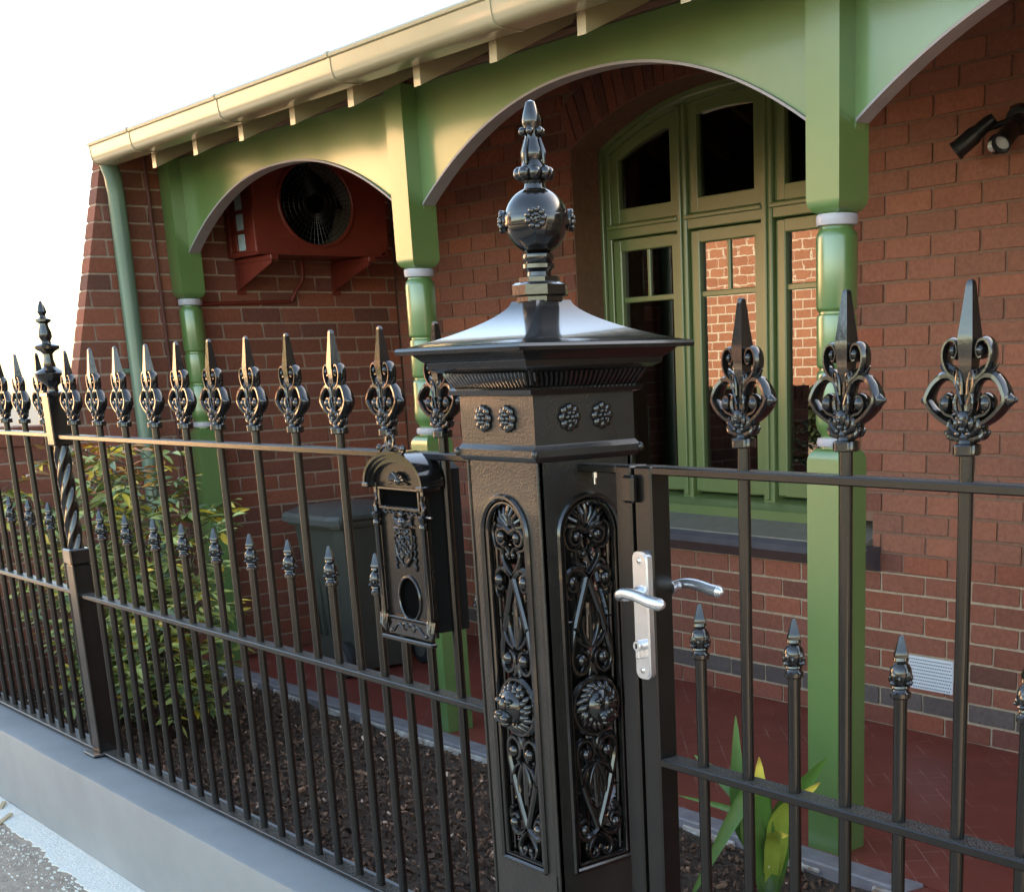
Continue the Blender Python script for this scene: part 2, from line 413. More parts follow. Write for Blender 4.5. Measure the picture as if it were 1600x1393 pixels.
# low street wall that carries the fence
sw = MB()
def wavy():
    from mathutils import noise
    prof = [(-.142, -.6), (-.142, -.30), (-.142, -.012), (-.139, -.003), (-.130, 0), (-.05, 0), (.046, 0), (.05, -.004), (.05, -.6)]; vs = []; fs = []; N = 420; n = len(prof)
    for i in range(N+1):
        x = -14+(14-.765)*i/N; k1 = .0028*noise.noise((x*2.3, 0, 0))+.0014*noise.noise((x*8, 5, 0)); k2 = .0018*noise.noise((x*2.1, 9, 0))+.0008*noise.noise((x*9, 2, 0))
        for j, (y, z) in enumerate(prof): vs.append((x, y+(k1 if j in (1, 2, 3, 4) else 0), z+(k2 if j in (2, 3, 4) else 0)))
    for i in range(N):
        for j in range(n-1): fs.append((i*n+j, i*n+j+1, (i+1)*n+j+1, (i+1)*n+j))
    fs += [tuple(range(n)), tuple(N*n+j for j in range(n))]
    sw.add(vs, fs)
wavy()
o = sw.build('street_wall', 'render', None, 50); tag(o, 'low blue-grey painted wall under the black fence', 'wall')
sw2 = MB().box(-.768, 1.6, -.142, .05, -.6, -.285, .006)
o = sw2.build('gate_threshold', 'edging'); o['kind'] = 'structure'
# white undercoat slopped along the foot of the wall, ragged edge
def spill():
    r = random.Random(21); mb = MB(); xs = []; x = -9
    while x < -1.2: xs.append(x); x += r.uniform(.006, .022)
    A = []; B = []; wv = 0
    for x in xs:
        wv = wv*.9+r.gauss(0, .006)
        B.append((x, -.1425)); A.append((x, -.238+wv*.6+.012*math.sin(x*7)+.008*math.sin(x*19+1)+r.gauss(0, .0035)))
    mb.strip(A, B, -.2615, -.2575, 'z')
    for k in range(700):
        x = r.uniform(-5, -1.8); y = -.245-abs(r.gauss(0, .06)); s = .0012+.006*r.random()**3
        n = 9; P = [(x+s*r.uniform(.4, 1.9)*math.cos(2*pi*i/n), y+.7*s*r.uniform(.3, 1.4)*math.sin(2*pi*i/n)) for i in range(n)]
        mb.prism(P, -.2617, -.2585, 'z')
    return mb
o = spill().build('white_paint_spill', 'whitepaint', None, 0); o['kind'] = 'structure'
def grit():
    r = random.Random(31); mb = MB()
    for k in range(2600):
        x = r.uniform(-4.6, -2.2); y = r.uniform(-.9, -.245); s = r.uniform(.0015, .0055)
        mb.ball((x, y, -.262), (s, s*r.uniform(.6, 1), s*.6), 5, 3)
    return mb
o = grit().build('loose_grit', 'pave', None, 0); o['kind'] = 'stuff'; o['label'] = 'loose grit and stones on the footpath'; o['category'] = 'grit'
for k, (x, y, a, l) in enumerate([(-3.78, -.175, .5, .035), (-3.62, -.215, .75, .045)]):
    mb = MB().box(-l, l, -.008, .008, 0, .006, .002, Matrix.Translation((x, y, -.2572)) @ Matrix.Rotation(-a, 4, 'Z') @ Matrix.Rotation(.08, 4, 'Y'))
    o = mb.build('wood_chip', mat('pale_wood_%d' % k, (.55, .42, .26), .8))
    tag(o, ['short pale wood chip against the foot of the grey wall', 'long pale wood sliver lying on the white paint'][k], 'wood chip')

# ------------------------------------------------------------------ bricks
def brick_meshes():
    out = []; r = random.Random(2)
    for k in range(8):
        mb = MB(); mb.box(-.5, .5, -.5, .5, -.5, .5, .03)
        mb.v = [(a+r.uniform(-.008, .008), b+r.uniform(-.02, .02), c+r.uniform(-.02, .02)) for a, b, c in mb.v]
        me = mb.mesh('brick', 0); me.materials.append(MT['brick']); tint_attr(me, [(1, 1, 1)]*len(me.vertices)); out.append(me)
    return out
BRK = brick_meshes()
def lay(wall, cells, limit=300):
    """cells: (centre, size, colour, rotation about Y); the nearest in view are single bricks, the rest one mass"""
    cells.sort(key=lambda c: (Vector(c[0])-CAM).length if c[4] else 1e3)
    r = random.Random(len(cells)); mb = MB(); cols = []
    for i, (c, s, col, rot, seen) in enumerate(cells):
        if i < limit and seen:
            o = D.objects.new('brick', BRK[r.randrange(8)]); COL.objects.link(o); o.parent = wall
            o.location = Vector(c)-woff(wall); o.scale = s; o.color = (*col, 1)
            if rot: o.rotation_euler = (0, rot, 0)
        else:
            me = BRK[r.randrange(8)]
            M = Matrix.Translation(c) @ Matrix.Rotation(rot, 4, 'Y') @ Matrix.Diagonal((*s, 1))
            k = len(mb.v); mb.add([v.co for v in me.vertices], [tuple(p.vertices) for p in me.polygons], M)
            cols += [col]*(len(mb.v)-k)
    if mb.v:
        me = mb.mesh('brick', 0); tint_attr(me, cols); o = put('brick', me, 'brick', wall); o['kind'] = 'stuff'
def btint(r, dull=0):
    t = r.random(); k = r.uniform(.82, 1.12)
    c = (1, 1, 1) if t < .55 else ((1.2, 1.1, 1.0) if t < .8 else ((.84, .88, .95) if t < .95 else (.70, .80, .90)))
    return tuple(k*v for v in c)
def intervals(a, b, holes):
    iv = [(a, b)]
    for h0, h1 in holes:
        nv = []
        for p, q in iv:
            if h1 <= p or h0 >= q: nv.append((p, q)); continue
            if p < h0: nv.append((p, h0))
            if q > h1: nv.append((h1, q))
        iv = nv
    return iv
def courses(a, b, z0, z1, holes, mk, lo=lambda z: None, r=None, L=.24, H=.086, j=.0115, mw=.03):
    row = 0; z = z0
    while z < z1-.02:
        off = 0 if row % 2 else L/2
        aa = lo(z+H/2) if lo(z+H/2) is not None else a
        for p, q in intervals(aa, b, holes(z+H/2)):
            k0 = math.floor((p-a-off)/L)
            x = a+off+k0*L
            while x < q:
                u, w_ = max(x, p), min(x+L, q)
                if w_-u > mw:
                    mk((u+w_)/2, z+H/2+r.uniform(-.0012, .0012), w_-u-j, H-j, row, u <= p+.001 and p > aa+.01, w_ >= q-.001 and q < b-.01)
                x += L
        z += H; row += 1

# ------------------------------------------------------------------ house: front wall with the arched window
house = thing('house', 'red brick house front with an arched green window under the verandah', 'house', (-4, WY, FLOOR))
WCX, WHW, WSP, WR, WZC = -4.04, .91, 2.16, 2.17, .19
def arc_z(x, R=WR): return WZC+math.sqrt(max(0, R*R-(x-WCX)**2))
def front_wall():
    mb = MB(); y0, y1 = WY+.007, WY+.24
    XL, XR, ZT = LX-.23, 1.95, 3.1
    mb.box(XL, XR, y0, y1, -.6, .188)
    up = MB()
    up.box(XL, WCX-1.1, y0, y1, .188, .405); up.box(WCX+1.1, XR, y0, y1, .188, .405)
    up.box(XL, WCX-WHW, y0, y1, .405, WSP); up.box(WCX+WHW, XR, y0, y1, .405, WSP)
    up.box(XL, WCX-WHW, y0, y1, WSP, ZT); up.box(WCX+WHW, XR, y0, y1, WSP, ZT)
    n = 24; A = [(WCX-WHW+2*WHW*i/n, arc_z(WCX-WHW+2*WHW*i/n)) for i in range(n+1)]
    up.strip(A, [(a, ZT) for a, b in A], y0, y1)
    w_ = mb.build('front_wall', 'mortar', house, 0); up.build('upper_core', 'mortar_red', w_, 0)
    return w_
fw = front_wall()
def wall_bricks():
    r = random.Random(4); cells = []
    def holes(z):
        if .19 < z < .405: return [(WCX-1.1, WCX+1.1)]
        if .405 <= z < WSP: return [(WCX-WHW, WCX+WHW)]
        if WSP <= z < WZC+2.39:
            h = min(WHW+(z-WSP)*.46, math.sqrt(2.39**2-(z-WZC)**2)); return [(WCX-h, WCX+h)]
        return []
    def mk(x, z, l, h, row, eL, eR):
        c = btint(r)
        if row == 1: g = r.uniform(.85, 1.1); c = (.48*g, 1.02*g, 1.42*g)
        elif row == 0: c = (c[0]*1.02, c[1]*.9, c[2]*.9)
        elif x > -3.0 and z > .3: c = tuple(.55*v+.45*u for v, u in zip(c, (1.28, 1.58, 1.60)))  # duller brick; its lift also puts the left bay's shade into colour
        d = .2 if (eL or eR) else .034
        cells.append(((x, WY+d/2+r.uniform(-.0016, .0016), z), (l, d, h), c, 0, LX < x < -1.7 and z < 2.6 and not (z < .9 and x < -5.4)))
    courses(LX, 1.6, FLOOR, 3.05, holes, mk, r=r)
    a0 = math.asin(WHW/WR); n = 27
    for i in range(n):
        a = -a0+2*a0*(i+.5)/n; R = (2.17+2.39)/2
        cells.append(((WCX+R*math.sin(a), WY+.1, WZC+R*math.cos(a)), (.063, .2, .212), btint(r), a, True))
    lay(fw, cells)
wall_bricks()

def window():
    Y = 3.50
    fr = MB(); n = 24
    fr.box(WCX-WHW, WCX-WHW+.06, Y, Y+.1, .405, WSP+.03, .004); fr.box(WCX+WHW-.06, WCX+WHW, Y, Y+.1, .405, WSP+.03, .004)
    xs = [WCX-WHW+2*WHW*i/n for i in range(n+1)]
    fr.strip([(x, arc_z(x)-.05) for x in xs], [(x, arc_z(x)) for x in xs], Y-.002, Y+.102)
    fr.strip([(x, arc_z(x)-.022) for x in xs], [(x, arc_z(x)+.0) for x in xs], Y-.022, Y-.003)
    fr.box(WCX-WHW-.001, WCX-WHW+.022, Y-.022, Y-.001, .405, WSP+.02, .003)
    win = fr.build('window', 'wgreen', house)
    m1, m2 = -4.33, -3.748
    for x in (m1, m2):
        mb = MB(); mb.box(x-.036, x+.036, Y-.016, Y+.09, .41, arc_z(x)-.04, .006); mb.box(x-.012, x+.012, Y-.030, Y-.014, .44, arc_z(x)-.05, .004)
        mb.build('mullion', 'wgreen', win)
    lights = [(WCX-WHW+.06, m1-.036), (m1+.036, m2-.036), (m2+.036, WCX+WHW-.06)]
    for k, (xa, xb) in enumerate(lights):
        mb = MB(); mb.box(xa-.02, xb+.02, Y-.006, Y+.09, 1.727, 1.80, .005); mb.box(xa-.01, xb+.01, Y-.026, Y-.004, 1.772, 1.792, .004)
        mb.build('transom', 'wgreen', win)
        # top light: sash with arched head
        s = MB(); yy0, yy1 = Y+.010, Y+.062; top = lambda x: arc_z(x)-.052
        nn = 10; xx = [xa+(xb-xa)*i/nn for i in range(nn+1)]
        s.box(xa, xb, yy0, yy1, 1.80, 1.872, .004)
        s.strip([(x, top(x)-.055) for x in xx], [(x, top(x)) for x in xx], yy0+.001, yy1)
        s.box(xa, xa+.062, yy0-.002, yy1, 1.802, top(xa)-.005, .003); s.box(xb-.062, xb, yy0-.002, yy1, 1.802, top(xb)-.005, .003)
        s.build('top_sash', 'wgreen', win)
        p = MB(); p.strip([(x, 1.86) for x in xx], [(x, top(x)-.03) for x in xx], Y+.034, Y+.038); p.build('pane', 'glass', win)
        # casement below
        c = MB(); z0, z1 = .455, 1.722
        c.box(xa+.004, xb-.004, yy0, yy1, z1-.06, z1, .005); c.box(xa+.004, xb-.004, yy0, yy1, z0, z0+.10, .005)
        c.box(xa+.004, xa+.064, yy0-.002, yy1-.001, z0+.002, z1-.002, .005); c.box(xb-.064, xb-.004, yy0-.002, yy1-.001, z0+.002, z1-.002, .005)
        c.build('casement', 'wgreen', win)
        g = MB(); g.box(xa+.06, xb-.06, yy0+.012, yy1-.01, 1.408, 1.436, .004)
        xm = (xa+xb)/2; g.box(xm-.011, xm+.011, yy0+.013, yy1-.012, 1.43, z1-.055, .004)
        g.build('glazing_bar', 'wgreen', win)
        for (u0, u1, v0, v1) in ((xa+.05, xm, 1.422, z1-.05), (xm, xb-.05, 1.422, z1-.05), (xa+.05, xb-.05, z0+.08, 1.422)):
            MB().box(u0, u1, Y+.034, Y+.038, v0, v1).build('pane', 'glass', win, 0)
    mb = MB(); mb.prism([(3.39, .345), (3.39, .40), (3.43, .418), (3.60, .45), (3.60, .345)], WCX-WHW+.001, WCX+WHW-.001, 'x'); mb.build('timber_sill', 'wgreen', win)
    mb = MB(); mb.prism([(3.23, .29), (3.235, .305), (3.52, .40), (3.52, .20), (3.30, .20)], WCX-1.098, WCX+1.098, 'x'); mb.build('sill_slope', 'sillt', win)
    mb = MB(); mb.prism([(3.215, .238), (3.195, .25), (3.192, .28), (3.215, .298), (3.30, .298), (3.30, .192), (3.275, .192)], WCX-1.15, WCX+1.15, 'x'); mb.build('stone_sill', 'sill', win)
    # the dim room behind
    mb = MB(); x0, x1, y1 = -5.6, -2.4, 6.2
    mb.add([(x0, 3.54, 0), (x1, 3.54, 0), (x1, y1, 0), (x0, y1, 0), (x0, 3.54, 3), (x1, 3.54, 3), (x1, y1, 3), (x0, y1, 3)], [(0, 1, 2, 3), (4, 7, 6, 5), (0, 3, 7, 4), (1, 5, 6, 2), (3, 2, 6, 7)])
    mb.build('room_lining', 'room', house, 0)
window()
# air vent; black discs paint the shade of its punched holes
mb = MB().box(-2.722, -2.482, WY-.006, WY+.004, -.305, -.16, .003); vent = mb.build('vent_grille', 'white', house)
mb = MB()
for i in range(18):
    for j in range(9):
        mb.lathe([(.0029, 0), (.0029, .002)], 6, M=Matrix.Translation((-2.709+.0127*i+(.006 if j % 2 else 0)-.003, WY-.0085, -.293+.015*j)) @ Matrix.Rotation(pi/2, 4, 'X') @ Matrix.Translation((0, 0, -.002)))
mb.build('vent_hole_shade', 'dark', vent, 0)

# ------------------------------------------------------------------ side wing wall and low boundary wall
wing = thing('wing_wall', 'tall red brick side wall closing the left end of the verandah', 'wall', (LX, 2.4, FLOOR))
yf = lambda z: 1.585-.251*(2.25-z)
ztop = lambda y: 2.235+(y-1.5)*.47
def wing_wall():
    mb = MB(); mb.prism([(yf(.86)+.004, -.6), (yf(.86)+.004, .86), (yf(2.24)+.004, 2.24), (3.29, ztop(3.29)), (3.29, -.6)], LX-.105, LX-.007, 'x')
    ww = mb.build('wall_core', 'mortar_pale', wing, 0)
    r = random.Random(9); cells = []
    def mk(y, z, l, h, row, a, b):
        if z > ztop(y-.05)-.05: return
        y0, y1 = y-l/2, y+l/2
        if y0 < yf(max(z, .86))+.012 and z > .86:      # brick cut to the raked end, full thickness
            q = MB(); za, zb = z-h/2, z+h/2
            q.prism([(yf(za), za), (y1, za), (y1, zb), (yf(zb), zb)], LX-.11, LX+r.uniform(-.001, .001), 'x'); me = q.mesh('brick', 0); tint_attr(me, [(1, 1, 1)]*len(me.vertices))
            o = put('brick', me, 'brick', ww); o.color = (*btint(r), 1); return
        cells.append(((LX-.017+r.uniform(-.0016, .0016), y, z), (.034, l, h), btint(r), 0, z > -.2))
    courses(1.19, 3.295, FLOOR, 3.4, lambda z: [], mk, lo=lambda z: yf(max(z, .86)), r=r, mw=.0125)
    lay(ww, cells, 265)
wing_wall()
low = thing('boundary_wall', 'low red brick boundary wall at the far left behind the bush', 'wall', (LX, .6, FLOOR))
def boundary():
    mb = MB().box(LX-.23, LX-.007, .056, 1.196, -.6, .79); c = mb.build('wall_core', 'mortar_pale', low, 0)
    r = random.Random(19); cells = []
    def mk(y, z, l, h, row, a, b): cells.append(((LX-.017+r.uniform(-.0016, .0016), y, z), (.034, l, h), btint(r), 0, True))
    courses(.056, 1.196, FLOOR, .77, lambda z: [], mk, r=r)
    y = .056
    while y < 1.15:
        cells.append(((LX-.112, y+.043, .835), (.25, .076, .10), btint(r), 0, True)); y += .086
    lay(c, cells)
boundary()

# ------------------------------------------------------------------ verandah
PXS = [-6.655, -4.303, -1.945, .42]
ver = thing('verandah', 'green painted timber verandah with arched valance and turned posts', 'verandah', (-3, VY, FLOOR))
def post_meshes():
    h = .066; zb, zt = 1.515, 2.227
    def block(z0, z1, rt, rb):
        """square block whose faces end in round-cornered tongues at top and/or bottom"""
        mb = MB(); pr = []
        prof = []
        c = .045
        if rb: prof += [(h-c*(1-math.sin(t)), z0+c*(1-math.cos(t))) for t in [i*pi/2/6 for i in range(7)]]
        else: prof += [(h, z0)]
        if rt: prof += [(h-c*(1-math.cos(t)), z1-c*(1-math.sin(t))) for t in [i*pi/2/6 for i in range(7)]]
        else: prof += [(h, z1)]
        mb.sq(prof); return mb
    top = block(zb, zt, 0, 1).mesh('post_head', 30)
    low = block(FLOOR, .835, 1, 0).mesh('post_foot', 30)
    T = [(.050, 1.52), (.050, 1.478), (.052, 1.474), (.060, 1.466), (.0635, 1.452), (.0635, 1.25), (.061, 1.243), (.055, 1.238), (.055, 1.232), (.061, 1.227), (.0625, 1.218), (.0625, 1.083),
         (.060, 1.076), (.054, 1.071), (.054, 1.065), (.060, 1.060), (.0625, 1.052), (.0630, .985), (.0655, .93), (.0655, .905), (.060, .886), (.050, .872), (.048, .862), (.052, .852), (.052, .828)]
    tur = MB().lathe(T[::-1], 28).mesh('turned_shaft', 40)
    ring = MB().lathe([(.050, 1.484), (.0615, 1.487), (.0635, 1.50), (.0635, 1.512), (.060, 1.518)], 28).mesh('ring', 40); ring2 = MB().lathe([(.050, .834), (.060, .836), (.063, .845), (.060, .86), (.05, .863)], 28)
    ring2 = ring2.mesh('ring', 40)
    return top, low, tur, ring, ring2
pm = post_meshes()
for i, x in enumerate(PXS):
    sh = put('post', pm[2], 'green', ver, (x, VY, 0))
    put('post_head', pm[0], 'green', sh, (x, VY, 0)); put('post_foot', pm[1], 'green', sh, (x, VY, 0)); put('ring', pm[3], 'mauve', sh, (x, VY, 0)); put('ring', pm[4], 'mauve', sh, (x, VY, 0))
def valance():
    h = .066
    for i in range(3):
        xa, xb = PXS[i]+h-.002, PXS[i+1]-h+.002; xm = (xa+xb)/2; hw = (xb-xa)/2
        zs, za = (1.762, 2.076) if i == 0 else (1.775, 2.108)
        n = 44; xs = [xa+.012+(xb-xa-.024)*k/n for k in range(n+1)]
        zz = [zs+(za-zs)*(1-abs((x-xm)/(hw-.012))**2.2) for x in xs]
        A = [(xa, zs-.035)]+[(x, z) for x, z in zip(xs, zz)]+[(xb, zs-.035)]
        B = [(a, 2.226) for a, b in A]
        mb = MB().strip(A, B, 1.945, 1.985); v = mb.build('valance', 'green', ver, 25)
        mb = MB().strip([(x, z-.010) for x, z in zip(xs, zz)], [(x, z-.0005) for x, z in zip(xs, zz)], 1.935, 1.995); mb.build('arch_rim', 'rim', v, 25)
valance()
def eaves():
    # stepped brown battens above the valance
    for k, (y0, y1, z0, z1) in enumerate([(1.925, 2.0, 2.228, 2.250), (1.938, 2.0, 2.252, 2.274), (1.950, 2.0, 2.276, 2.42)]):
        MB().box(PXS[0]-.07, 1.4, y0, y1, z0, z1, .003).build('batten', 'soffit', ver)
    g = MB()
    prof = [(1.585, 2.168), (1.505, 2.163), (1.478, 2.168), (1.464, 2.182), (1.458, 2.205), (1.455, 2.243), (1.446, 2.247), (1.443, 2.256), (1.448, 2.264), (1.458, 2.264), (1.466, 2.256), (1.47, 2.22), (1.50, 2.195), (1.58, 2.195), (1.58, 2.285), (1.588, 2.285)]
    g.prism(prof, -6.53, 1.5, 'x'); gut = g.build('gutter', 'green_glare', ver, 40)
    MB().prism([(1.587, 2.165), (1.505, 2.160), (1.476, 2.165), (1.461, 2.181), (1.455, 2.205), (1.452, 2.262), (1.588, 2.287)], -6.538, -6.53, 'x').build('gutter_end', 'green_glare', gut, 40)
    for x in (-6.02, -5.04, -4.05, -3.0, -2.0):
        MB().prism([(1.587, 2.165), (1.505, 2.1595), (1.476, 2.164), (1.4605, 2.180), (1.4545, 2.205), (1.4515, 2.243), (1.4425, 2.246), (1.439, 2.257), (1.447, 2.2675), (1.46, 2.2675), (1.52, 2.22), (1.587, 2.22)], x-.012, x+.012, 'x').build('gutter_strap', 'green_glare', gut, 40)
    sl = .47
    for k in range(16):
        x = -6.10+.4845*k
        MB().prism([(1.600, 2.105), (1.600, 2.21), (3.28, 2.21+1.68*sl), (3.28, 2.105+1.68*sl)], x-.022, x+.022, 'x').build('rafter', 'green_glare', ver, 0)
    # lining boards on top of the rafters
    for k in range(11):
        ya = 1.597+k*.155; yb = ya+.152
        MB().prism([(ya, 2.213+(ya-1.6)*sl), (yb, 2.213+(yb-1.6)*sl), (yb, 2.228+(yb-1.6)*sl), (ya, 2.228+(ya-1.6)*sl)], LX, 1.5, 'x').build('lining_board', 'soffit', ver, 0)
eaves()
mb = MB()
mb.prism([(1.49, 2.262), (1.49, 2.277), (7.0, 4.867), (12.5, 2.3), (12.5, 2.28), (7.0, 4.847)], -7.05, 3.2, 'x')
rf = mb.build('roof', 'roofing', house, 0)
sl = .4701
for k in range(24):       # lap lines of the sheets
    y = 1.49+.22*(k+1); z = 2.277+(y-1.49)*sl
    MB().prism([(y, z+.0006), (y+.004, z+.006), (y+.22, z+.22*sl+.002), (y+.22, z+.22*sl+.0006)], -7.05, 3.2, 'x').build('roof_course', 'roofing', rf, 0)
mb = MB(); mb.prism([(3.54, -.6), (3.54, 3.2), (7, 4.8), (12, 2.5), (12, -.6)], -6.96, -6.73, 'x'); mb.prism([(.9, -.6), (1.2, .9), (1.55, 2.28), (7, 4.8), (12, 2.5), (12, -.6)], 1.9, 2.15, 'x'); mb.box(-6.9, 2.3, 11.8, 12, -.6, 2.4)  # right-hand wing wall is unseen, added to darken reflections from that side
mb.build('side_walls', 'mortar', house, 0)
# downpipe and conduits on the wing wall
dp = thing('downpipe', 'grey-green round downpipe on the brick side wall', 'downpipe', (LX+.06, 1.62, FLOOR))
mb = MB(); mb.tube([(LX+.10, 1.57, 2.20), (LX+.075, 1.60, 2.13), (LX+.062, 1.612, 2.04), (LX+.06, 1.61, 1.2), (LX+.06, 1.605, -.46)], .044, 20); mb.build('pipe', 'pipe', dp)
for z in (1.15, -.1):
    mb = MB(); mb.lathe([(.047, -.012), (.047, .012)], 20, (LX+.06, 1.615, z)); mb.box(LX, LX+.03, 1.53, 1.70, z-.012, z+.012, .002); mb.lathe([(.012, 0), (.012, .02)], 8, M=Matrix.Translation((LX+.002, 1.545, z)) @ Matrix.Rotation(pi/2, 4, 'Y')); mb.build('bracket', 'pipe', dp)
for k, (y, z0, z1) in enumerate([(1.805, 2.25, -.2), (1.99, 1.5, -.2)]):
    mb = MB().tube([(LX+.012, y, z0), (LX+.011, y+.004, (z0+z1)/2), (LX+.012, y, z1)], .009, 8)
    o = mb.build('conduit', 'conduit'); tag(o, ['thin brick-red conduit left of the first green post', 'thin brick-red conduit just right of the first green post'][k], 'conduit')

# ------------------------------------------------------------------ air conditioner on the wing wall
ac = thing('air_conditioner', 'brick-red air conditioner with round fan opening on wall brackets', 'air conditioner', (LX+.2, 2.55, 1.7))
def aircon():
    x0, x1, y0, y1, z0, z1 = LX+.03, LX+.40, 2.21, 3.02, 1.735, 2.27
    cy, cz, R = 2.585, 2.005, .225; n = 40
    def ring_pt(t, rect):
        a = 2*pi*t/n; c, s_ = math.cos(a), math.sin(a)
        if not rect: return (cy+R*c, cz+R*s_)
        k = min(((y1 if c > 0 else y0)-cy)/c if abs(c) > 1e-6 else 9, ((z1 if s_ > 0 else z0)-cz)/s_ if abs(s_) > 1e-6 else 9)
        return (cy+k*c, cz+k*s_)
    mb = MB(); mb.strip([ring_pt(t, 0) for t in range(n+1)], [ring_pt(t, 1) for t in range(n+1)], x1-.016, x1, 'x')
    mb.box(x0, x1-.017, y0, y1, z1-.012, z1); mb.box(x0, x1-.017, y0, y1, z0, z0+.012); mb.box(x0, x1-.017, y1-.012, y1, z0+.013, z1-.013)
    mb.box(x1-.14, x1-.017, y0, y0+.02, z0+.013, z1-.013, .003); mb.box(x0, x0+.05, y0, y0+.02, z0+.013, z1-.013, .003)
    for z in [z0+.02+i*.105 for i in range(5)]: mb.box(x0+.05, x1-.14, y0+.002, y0+.018, z-.008, z+.008)
    mb.box((x0+x1)/2-.06, (x0+x1)/2-.048, y0+.003, y0+.017, z0+.013, z1-.013)
    cs = mb.build('casing', 'ac', ac, 0)
    mb = MB(); mb.tube([(x1+.002, cy+R*math.cos(2*pi*t/n), cz+R*math.sin(2*pi*t/n)) for t in range(n)], .011, 8, closed=True); mb.build('fan_rim', 'ac', cs)
    mb = MB()
    for t in range(48):
        a = 2*pi*t/48; mb.tube([(x1-.012, cy+.05*math.cos(a), cz+.05*math.sin(a)), (x1-.008, cy+R*.98*math.cos(a), cz+R*.98*math.sin(a)), (x1-.075, cy+R*.99*math.cos(a), cz+R*.99*math.sin(a))], .0016, 4)
    for q in (.07, .10, .13, .16, .19, .21):
        mb.tube([(x1-.012, cy+q*math.cos(2*pi*t/32), cz+q*math.sin(2*pi*t/32)) for t in range(32)], .0016, 4, closed=True)
    mb.build('fan_guard', 'black', ac)
    
    mb = MB()
    for k in range(9): mb.tube([(x1-.03-.02*k, cy+R*1.0*math.cos(2*pi*t/40), cz+R*1.0*math.sin(2*pi*t/40)) for t in range(40)], .0045, 6, closed=True)
    mb.lathe([(R*1.015, 0), (R*1.015, -.2)], 40, M=Matrix.Translation((x1-.018, cy, cz)) @ Matrix.Rotation(pi/2, 4, 'Y')); mb.f = mb.f[:-2]
    mb.build('fan_shroud', 'duct', ac)
    MB().lathe([(R*1.01, -.205), (R*1.01, -.2)], 32, M=Matrix.Translation((x1-.018, cy, cz)) @ Matrix.Rotation(pi/2, 4, 'Y')).build('fan_back', 'dark', ac)
    fan = MB()
    for k in range(4):
        a = k*pi/2+.4; M = Matrix.Translation((x1-.11, cy, cz)) @ Matrix.Rotation(a, 4, 'X')
        fan.add([(-.02, -.03, .03), (.02, .05, .03), (.03, .09, .19), (-.03, -.06, .20)], [(0, 1, 2, 3)], M)
    fan.lathe([(.045, -.03), (.045, .03)], 16, M=Matrix.Translation((x1-.11, cy, cz)) @ Matrix.Rotation(pi/2, 4, 'Y')); fan.build('fan', 'dark', ac)  # blades in flat black: the casing's shade put into their colour
    zs = [z0+.03+i*.105 for i in range(4)]
    for z in zs:
        MB().box(x0+.13, x1-.145, y0+.006, y0+.012, z, z+.085, .002).build('louvre_sky_plate', 'skylit', ac)  # pale blue plates put sky light into the louvre openings
        MB().box(x0+.052, x0+.115, y0+.006, y0+.012, z, z+.085, .002).build('louvre_pane_dull', 'ac', ac)
    for y in (2.28, 2.88):
        mb = MB(); mb.box(LX+.002, x1+.05, y-.022, y+.022, z0-.03, z0-.003, .003); mb.prism([(LX+.002, z0-.17), (LX+.002, z0-.031), (x1+.045, z0-.031), (x1+.045, z0-.045)], y-.02, y-.014, 'y'); mb.box(LX+.001, LX+.012, y-.025, y+.025, z0-.19, z0-.03); mb.build('bracket', 'ac', ac, 0)
    mb = MB(); mb.tube(spline([(LX+.10, 2.62, z0), (LX+.10, 2.62, z0-.10), (LX+.05, 2.60, z0-.16), (LX+.014, 2.58, z0-.22)], 5), .012, 8); mb.tube([(LX+.012, 2.57, z0-.225), (LX+.012, 2.2, z0-.235), (LX+.012, 1.99, z0-.24)], .011, 8); mb.build('drain_pipe', 'ac', ac)
aircon()

# ------------------------------------------------------------------ sensor flood light on the front wall
fl = thing('flood_light', 'black twin-head sensor flood light on the brick wall', 'flood light', (-2.28, WY, 1.9))
mb = MB(); mb.lathe([(.055, 0), (.055, .02), (.045, .035), (.02, .04)], 20, M=Matrix.Translation((-2.24, WY+.001, 1.93)) @ Matrix.Rotation(pi/2, 4, 'X')); mb.build('base', 'black', fl)
def spot(p, d, L=.12, r=.034):
    q = Vector(d).to_track_quat('Z', 'Y').to_matrix().to_4x4(); M = Matrix.Translation(p) @ q
    mb = MB(); mb.lathe([(.018, -.075), (.024, -.06), (.026, -.01), (.028, 0), (r, .015), (r, L-.03), (r+.003, L-.028), (r+.003, L-.018), (r-.004, L-.018), (r-.006, L-.04)], 20, M=M)
    for k in range(5): mb.lathe([(.0285, -.05+k*.01), (.0285, -.046+k*.01)], 16, M=M)
    h = mb.build('spot_head', 'black', fl); MB().lathe([(.001, L-.04), (r-.006, L-.038), (r-.006, L-.034)], 16, M=M).build('lens', 'lens', h)
    MB().tube([Vector(p)+Vector((0, 0, 0)), (-2.24, WY-.035, 1.93)], .011, 8).build('knuckle', 'black', fl)
spot((-2.36, WY-.10, 1.895), (-.75, -.35, -.62)); spot((-2.20, WY-.11, 1.885), (.1, -.75, -.55))
mb = MB(); mb.ball((-2.285, WY-.085, 1.845), (.033, .033, .036)); mb.tube([(-2.285, WY-.085, 1.87), (-2.25, WY-.04, 1.91)], .010, 8); sn = mb.build('sensor', 'black', fl)
MB().ball((-2.287, WY-.103, 1.838), (.023, .02, .022)).build('sensor_eye', 'lens', sn)

